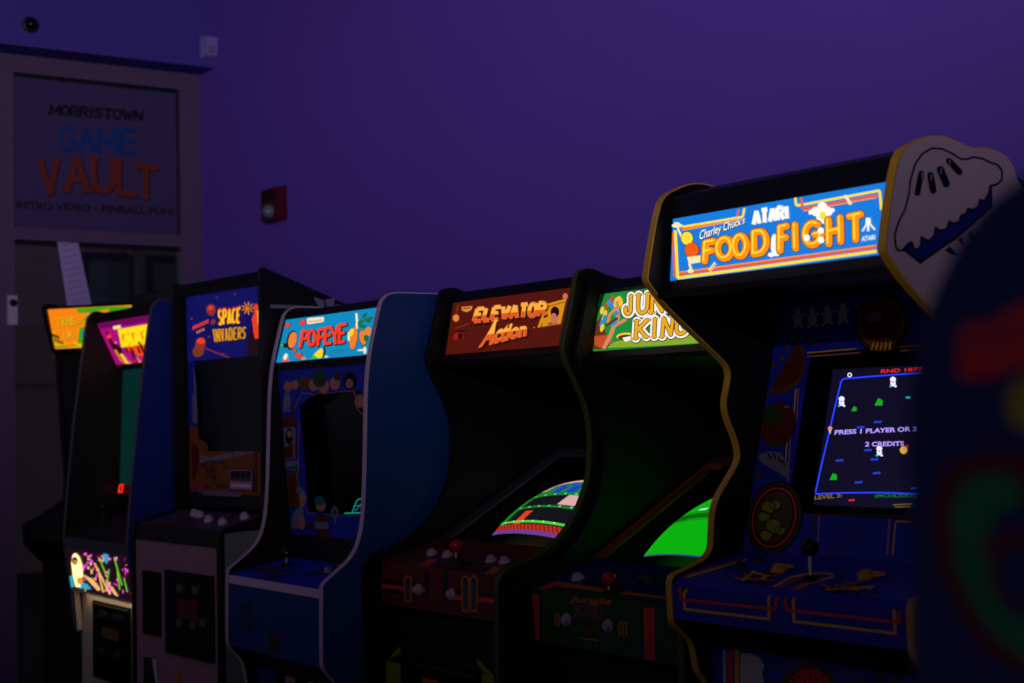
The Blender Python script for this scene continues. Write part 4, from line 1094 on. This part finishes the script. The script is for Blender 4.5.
si.board('bezel_ledge', bb_, (2.236,1.06), 'black'); si.board('bezel_ledge', (2.250,1.112), (2.225,1.104), 'p_grey', .006, -.15, .10)
cpa, cpb = (2.236,1.045), (2.062,1.006)
cp = si.board('control_panel', cpa, cpb, 'p_slate', .01)
si.board('control_panel_edge', (2.060,1.008), (2.052,.955), 'black', .01)
A = si.art(cpa, cpb, (120, 480, 3.367))
A.poly([(90,150),(170,138),(270,150),(180,158)],'p_brown',0)
A.poly([(200,128),(260,118),(390,128),(330,145)],'p_maroon',1)
A.build('control_panel_print', cp)
pt = si.plane(cpa, cpb)
for px in ((195,515.5),(200,517),(209,521.5),(223,524),(245,518.5)): si.button(pt, px, .016, 'button_white', cp, hgt=.012)
fp = si.board('front_panel', (2.056,.957), (2.056,.03), 'pink_front')
fa, fb = (2.056,.957), (2.056,.03)
def zx(a, b): return si.ray_x((120 + a / 3.367, 480 + b / 3.367), fa, fb)
# lower part of the side is bare grey board
hh = si.w / 2
MB().hexa([si.W(hh + .001, 2.065, .03), si.W(hh + .001, 2.9, .03), si.W(hh + .001, 2.9, 1.0), si.W(hh + .001, 2.065, 1.0), si.W(hh + .004, 2.065, .03), si.W(hh + .004, 2.9, .03), si.W(hh + .004, 2.9, 1.03), si.W(hh + .004, 2.065, 1.0)]).build('side_board', ['grey_side'], si.right_panel)
A = Art(si.W(hh + .001, 2.3, 1.5), si.X, (160, 250, 4.267))
A.line([(470,240),(660,246)],14,'p_grey',0,False); A.poly([(655,200),(700,215),(700,250),(680,255)],'p_grey',0); A.poly([(705,210),(745,205),(742,250),(712,250)],'p_grey',0); A.line([(748,238),(830,242)],12,'p_grey',0,False)
A.build('side_art', si.right_panel)
x0, x1 = zx(157, 300), zx(318, 320)
dd = si.board('coin_door', (2.056,.868), (2.056,.60), 'black_gloss', .01, x0, x1, None, .008)
for a, b, m, n in ((212,365,'chrome','coin_slot'),(265,370,'chrome','coin_slot'),(212,480,'chrome','return_cup'),(258,490,'chrome','return_cup'),(290,480,'chrome','return_cup')):
    x = zx(a, b); p = hit(120 + a / 3.367, 480 + b / 3.367, *si.plane(fa, fb))
    si.board(n, (2.056,p.z + .012), (2.056,p.z - .012), m, .006, x - .02, x + .02, dd, .014)
p = hit(120 + 238 / 3.367, 480 + 435 / 3.367, *si.plane(fa, fb)); x = zx(238, 435)
si.board('price_plate', (2.056,p.z + .03), (2.056,p.z - .03), 'p_maroon', .006, x - .07, x + .07, dd, .013)
x0, x1 = zx(80, 330), zx(139, 335)
si.board('vent_plate', (2.056,.855), (2.056,.645), 'black_gloss', .008, x0, x1, fp, .006)
A = si.art(fa, fb, (120, 480, 3.367))
A.poly([(80,595),(118,598),(130,640),(130,800),(80,800)],'p_black',0); A.poly([(108,600),(122,605),(132,700),(126,720)],'p_white',1); A.build('front_print', fp)
A = si.art(fa, fb, (120, 480, 3.367))
A.poly([(195,628),(206,650),(216,700),(190,700)],'p_orange',0)
A.build('front_print', fp)

# ================================================================== cabinet with magenta marquee and lit lower picture
gf = Cab('arcade_cabinet', 'narrow-looking arcade cabinet with navy side, magenta and yellow marquee and lit picture low in front', -5.9, .65, 2.04)
GP = [(2.9,1.4),(2.85,1.56),(2.7,1.635),(2.3,1.735),(2.21,1.763),(2.17,1.771),(2.15,1.76),(2.137,1.74),(2.112,1.58),(2.080,1.34),(2.057,1.12),(2.041,.935),(2.041,.91),(2.043,.888),(2.065,.727),(2.078,.60),(2.09,.573),(2.108,.563),(2.108,.03),(2.12,0.0),(2.9,0.0)]
gf.panels(GP, ('black', 'black'), ('navy_side', 'black'), 'grey_trim', 19)
gf.carcass(2.89, 1.4)
gf.board('top_board', (2.7,1.625), (2.27,1.733), 'black')
MB().hexa([gf.W(-.30, 2.30, 1.71), gf.W(.30, 2.30, 1.71), gf.W(.30, 2.65, 1.63), gf.W(-.30, 2.65, 1.63), gf.W(-.30, 2.31, 1.835), gf.W(.30, 2.31, 1.835), gf.W(.30, 2.64, 1.835), gf.W(-.30, 2.64, 1.835)]).build('top_hood', ['black'], gf.root)
gf.board('marquee_hood', (2.27,1.733), (2.165,1.762), 'black'); gf.board('marquee_hood', (2.165,1.762), (2.172,1.725), 'charcoal')
lit('l_gfmag', (176, 10, 120), 1.0, True); lit('l_gfyel', (255, 226, 20)); lit('l_gfred', (250, 70, 20)); lit('l_gfdark', (44, 8, 26)); lit('l_gfcream', (255, 226, 150)); lit('l_gforange', (230, 150, 20)); lit('l_gfpurple', (110, 6, 92))
MA, MBm = (2.172,1.724), (2.247,1.569)
mq = gf.board('marquee', MA, MBm, 'l_gfmag', .006)
A = gf.art(MA, MBm, (35, 295, 8.533))
A.poly([(520,240),(1010,165),(1040,165),(1040,215),(560,290)],'l_gfpurple',0)
A.poly([(668,266),(732,255),(735,282),(675,294)],'l_gfcream',2)
A.poly([(708,292),(1240,200),(1240,380),(740,448)],'l_gfyel',1)
for ch, q in (('G',((748,430),(815,418),(800,310),(735,322))),('O',((830,415),(890,405),(885,295),(822,305))),('R',((905,402),(965,392),(960,282),(900,292))),('F',((985,388),(1045,380),(1040,268),(978,278)))):
    A.letter(ch, q, 30, 'l_gforange', 2, dx=5, dy=4); A.letter(ch, q, 24, 'l_gfyel', 3)
for a in ((755,335,752,378),(832,320,842,362),(910,315,930,365)): A.line([a[:2], a[2:]], 11, 'l_gfred', 4)
A.poly([(762,446),(1200,380),(1200,470),(960,480),(930,520),(880,515),(800,470)],'l_gfred',2)
for a in ((880,440,900,490),(890,400,930,480),(820,450,850,540),(905,420,950,520),(780,455,800,490)): A.line([a[:2], a[2:]], 16, 'l_gfdark', 3)
A.poly([(604,302),(640,330),(662,395),(740,450),(755,500),(745,560),(700,520),(645,420)],'l_gfdark',2); A.ell(637,352,16,18,'l_gfred',3); A.ell(690,405,9,9,'l_gforange',3)
A.line([(690,470),(745,560)],16,'l_gforange',3); A.line([(740,505),(790,575)],18,'l_gfyel',4); A.line([(725,520),(765,580)],10,'l_gfred',4); A.line([(860,520),(900,570)],14,'l_gforange',3); A.line([(760,570),(820,580)],16,'l_gforange',3); A.line([(840,470),(880,560)],10,'l_gfdark',4); A.line([(800,490),(850,575)],12,'l_gfmag',3)
A.build('marquee_print', mq)
gf.board('marquee_retainer', MBm, (2.272,1.55), 'black')
lit('l_gfteal', (2, 46, 44), .7)
gb = gf.board('bezel', (2.272,1.55), (2.255,1.115), 'l_gfteal', .008)
gf.board('screen', (2.272,1.50), (2.256,1.16), 'black_gloss', .006, -.07, .25, gb, .004)
lit('l_digit', (255, 42, 26), 1.4)
A = gf.art((2.265,1.55), (2.236,1.0), (0, 480, 3.367))
for x in (404, 414): A.line([(x,18),(x-4,40)],4.5,'l_digit',0)
A.line([(404,16),(416,16)],3,'l_digit',0); A.line([(399,42),(411,42)],3,'l_digit',0)
gl_ = gf.board('digit_board', (2.258,1.113), (2.24,1.0), 'black')
A.build('lit_digit', gl_)
cpa, cpb = (2.24,1.0), (2.04,.93)
gf.board('control_panel', cpa, cpb, 'charcoal', .01); gf.board('control_panel_edge', cpb, (2.042,.89), 'grey_trim', .01)
pt = gf.plane(cpa, cpb)
gf.stick(pt, (104, 531), .09, .018, 'black_gloss', 'black_trim')
lit('l_gfpic', (30, 10, 24), 1.0, True); lit('l_gfpink', (214, 60, 190), 1.7, True); lit('l_gfcyan', (40, 170, 200)); lit('l_gflime', (120, 190, 50)); lit('l_gfbuff', (250, 226, 150), 1.7, True); lit('l_gfsand', (196, 150, 90), 1.7, True)
PA, PB = (2.043,.888), (2.064,.735)
lp = gf.board('lit_picture', PA, PB, 'l_gfpic', .006)
A = gf.art(PA, PB, (55, 535, 4.61))
for k in range(190):
    x = random.uniform(75, 480); y = random.uniform(75, 235) + (x - 75) * .1
    if 80 < x < 130 and y > 90: continue
    A.line([(x, y), (x + random.uniform(-14, 14), y + random.uniform(4, 26))], random.uniform(3, 11), random.choice(['l_gfpink', 'l_gfpink', 'l_gfpurple', 'l_gfpic', 'l_gfpic', 'l_gfsand']), 0 if k % 2 else 1, False)
A.poly([(78,130),(85,90),(98,82),(115,100),(128,140),(130,190),(118,215),(120,240),(98,238),(85,190)],'l_gfbuff',3); A.ell(95,118,13,19,'l_gfdark',4); A.ell(97,122,6,9,'l_gforange',5); A.ell(118,210,14,16,'l_gforange',4)
A.poly([(62,195),(78,185),(92,238),(75,240)],'l_gfcyan',2); A.poly([(120,215),(150,225),(170,250),(110,245)],'l_gfcyan',2); A.poly([(130,180),(180,205),(215,250),(200,258),(160,215)],'l_gfsand',3)
A.poly([(225,85),(245,78),(250,110),(240,135),(228,115)],'l_gfcyan',3)
for a in ((185,130,255,272),(205,180,225,262),(240,210,280,275),(265,240,290,280)): A.line([a[:2], a[2:]], 7, 'l_gfsand', 3)
for a in ((205,105,240,190),(275,105,310,230),(290,170,300,250),(250,160,240,230),(320,200,335,260)): A.line([a[:2], a[2:]], 6, 'l_gflime', 2)
A.build('picture_print', lp)
# the picture box's tube also shines down on the front
gt = area('picture_tube_light', (-5.575, 2.078, .722), (-5.575, 2.12, .4), .5, .02, .09, (1.0, .8, .5)); gt.parent = gf.root; gt.matrix_parent_inverse = gf.M.inverted()
fp = gf.board('front_panel', (2.104,.733), (2.104,.03), 'tan_front')
gf.board('side_cheek', (2.072,.722), (2.084,.578), 'tan_front', .02, -.305, -.300)
gf.board('front_shelf', PB, (2.104,.733), 'tan_front', -.008)
A = gf.art((2.104,.733), (2.104,.03), (0, 480, 3.367))
x0 = gf.ray_x((94.5, 600), (2.104,.733), (2.104,.03)); x1 = gf.ray_x((150, 610), (2.104,.733), (2.104,.03))
coin_door(gf, (2.104,.70), (2.104,.42), x0, x0 + .36, red='p_olivebrown')

# ================================================================== far cabinet turned in the corner, orange and green marquee
RZ = math.radians(33)
fc = Cab('arcade_cabinet', 'farthest arcade cabinet, turned in the corner with an orange and green marquee', 0, .64, 0, RZ, loc=(-6.28, 2.365, 0))
FP = [(.62,1.45),(.55,1.80),(.02,1.845),(-.005,1.84),(-.012,1.82),(.042,1.665),(.05,1.655),(.07,1.645),(.10,1.30),(.12,1.12),(.11,1.03),(-.02,.98),(-.13,.95),(-.145,.935),(-.14,.87),(-.02,.78),(-.02,.03),(-.01,0.0),(.62,0.0)]
fc.panels(FP, ('black', 'black'), ('black', 'black'), 'black_trim', 17)
fc.carcass(.61, 1.45)
fc.board('top_board', (.55,1.79), (.0,1.836), 'black'); 
lit('l_fcor', (250, 132, 16), 1.0, True); lit('l_fcgreen', (60, 160, 20)); lit('l_fcyel', (222, 180, 20)); lit('l_fcdark', (70, 50, 10)); lit('l_fcblue', (40, 110, 190)); lit('l_fcbrown', (150, 90, 16))
MA, MBm = (.0,1.826), (.046,1.662)
mq = fc.board('marquee', MA, MBm, 'l_fcor', .006)
A = fc.art(MA, MBm, (35, 295, 8.533))
A.poly([(350,118),(560,100),(900,95),(900,150),(640,150),(560,145),(470,150),(370,155)],'l_fcgreen',1); A.poly([(385,175),(540,135),(630,120),(630,165),(480,165),(390,200)],'l_fcor',2)
A.poly([(365,410),(380,280),(420,270),(470,300),(520,440),(440,420)],'l_fcgreen',1); A.line([(370,260),(440,190),(520,150)],13,'l_fcgreen',2); A.ell(412,330,12,28,'l_fcblue',2)
A.poly([(115,300),(160,310),(215,380),(280,410),(350,400),(440,420),(440,440),(165,458)],'l_fcyel',0); A.poly([(135,320),(205,350),(215,380),(150,350)],'l_fcdark',1); A.poly([(160,360),(250,400),(240,425),(170,400)],'l_fcbrown',1); A.star(295,400,42,24,8,'l_fcor',2); A.line([(170,445),(350,428)],10,'l_fcbrown',1)
# worn lettering, not readable
for ch, q in (('T',((195,270),(225,266),(222,200),(170,206))),('K',((240,266),(270,262),(268,196),(238,202))),('N',((280,262),(312,258),(308,192),(278,198))),('S',((320,258),(345,254),(342,188),(316,194))),('U',((255,370),(290,366),(285,312),(250,316))),('K',((300,366),(335,362),(325,308),(295,312)))):
    A.letter(ch, q, 15, 'l_fcbrown', 3, .2, dx=3, dy=3); A.letter(ch, q, 10, 'l_fcyel', 4, .2)
A.build('marquee_print', mq)
fc.board('marquee_retainer', MBm, (.07,1.64), 'black'); fc.board('bezel', (.07,1.64), (.125,1.12), 'black_gloss')
cp = fc.board('control_panel', (.125,1.02), (-.135,.945), 'black')
A = fc.art((.125,1.02), (-.135,.945), (0, 480, 3.367))
A.poly([(88,195),(150,168),(205,150),(205,165),(130,185)],'p_blue',0); A.line([(105,200),(150,198),(195,196)],7,'p_lime',1); A.line([(120,185),(170,172)],5,'p_red',1); A.line([(170,182),(205,160)],6,'p_maroon',2)
A.build('control_panel_print', cp)
fc.board('control_panel_edge', (-.135,.945), (-.135,.875), 'black'); fc.board('front_panel', (-.135,.875), (-.015,.79), 'black'); fc.board('front_panel', (-.015,.79), (-.015,.03), 'black')
coin_door(fc, (-.015,.62), (-.015,.28), -.14, .14)

# ================================================================== near cabinet, seen from its side
nr = empty('arcade_cabinet', (-.14, .9, 0)); tag(nr, 'blurred navy arcade cabinet close by at the right edge with red and green side art', 'arcade cabinet')
NY = .6
curve = [(908,683),(908,450),(911,390),(920,335),(937,285),(960,238),(988,203),(1024,176)]
L = [hit(u, v, Vector((0, NY, 0)), Vector((0, 1, 0))) for u, v in curve]
P = [(p.x, p.z) for p in L]
P[0] = (P[1][0] - .002, .02)
prof = P + [(-.40,1.478),(-.34,1.497),(-.27,1.505),(.06,1.505),(.10,1.49),(.12,1.45),(.06,1.10),(.10,1.02),(.30,.95),(.31,.85),(.22,.78),(.22,.02)]
mat('navy_deep', (28, 44, 120), .6, noise=.05)
sd = MB().prism([(x, NY, z) for x, z in prof], (0, .02, 0), (0, 1, 1)).build('side_panel', ['navy_deep', 'black'], nr)
MB().prism([(x, NY + .58, z) for x, z in prof], (0, .02, 0), (1, 0, 1)).build('side_panel', ['navy_deep', 'black'], nr)
n1 = [(x + (.012 if x < -.3 else -.012), z - .008 if z > 1 else z) for x, z in prof]
MB().prism([(x, NY + .02, z) for x, z in n1], (0, .56, 0)).build('body', ['black'], nr)
MB().hexa([(.062,.64,1.12),(.062,1.16,1.12),(.11,1.16,1.42),(.11,.64,1.42),(.052,.64,1.12),(.052,1.16,1.12),(.10,1.16,1.43),(.10,.64,1.43)]).build('screen', ['black_gloss'], nr)
mat('art_red', (226, 50, 60), .6); mat('art_green', (20, 140, 88), .6); mat('art_yellow', (170, 160, 40), .6); mat('art_wine', (96, 30, 60), .6)
A = Art((0, NY, 0), (0, -1, 0), (894, 170, 2.63))
A.poly([(172,430),(205,400),(255,408),(285,380),(340,352),(480,290),(480,480),(345,515),(240,548),(170,548)],'art_red',0)
for a in ((215,430,225,470),(285,420,275,470),(330,400,335,440)): A.line([a[:2], a[2:]], 14, 'navy_deep', 1)
A.ell(355,615,58,72,'art_yellow',0)
A.zm = (894, 420, 2.6)
A.line([(330,150),(240,140),(175,175),(160,250),(180,360),(215,450),(270,540),(330,590),(420,640)],135,'art_wine',0)
A.line([(285,190),(230,195),(205,250),(220,370),(260,460),(320,540),(420,600)],105,'art_green',1)
A.line([(265,330),(340,320),(420,300)],70,'art_wine',2); A.ell(345,420,80,90,'navy_deep',3); A.ring(345,400,75,80,24,'art_wine',4)
A.build('side_art', sd)
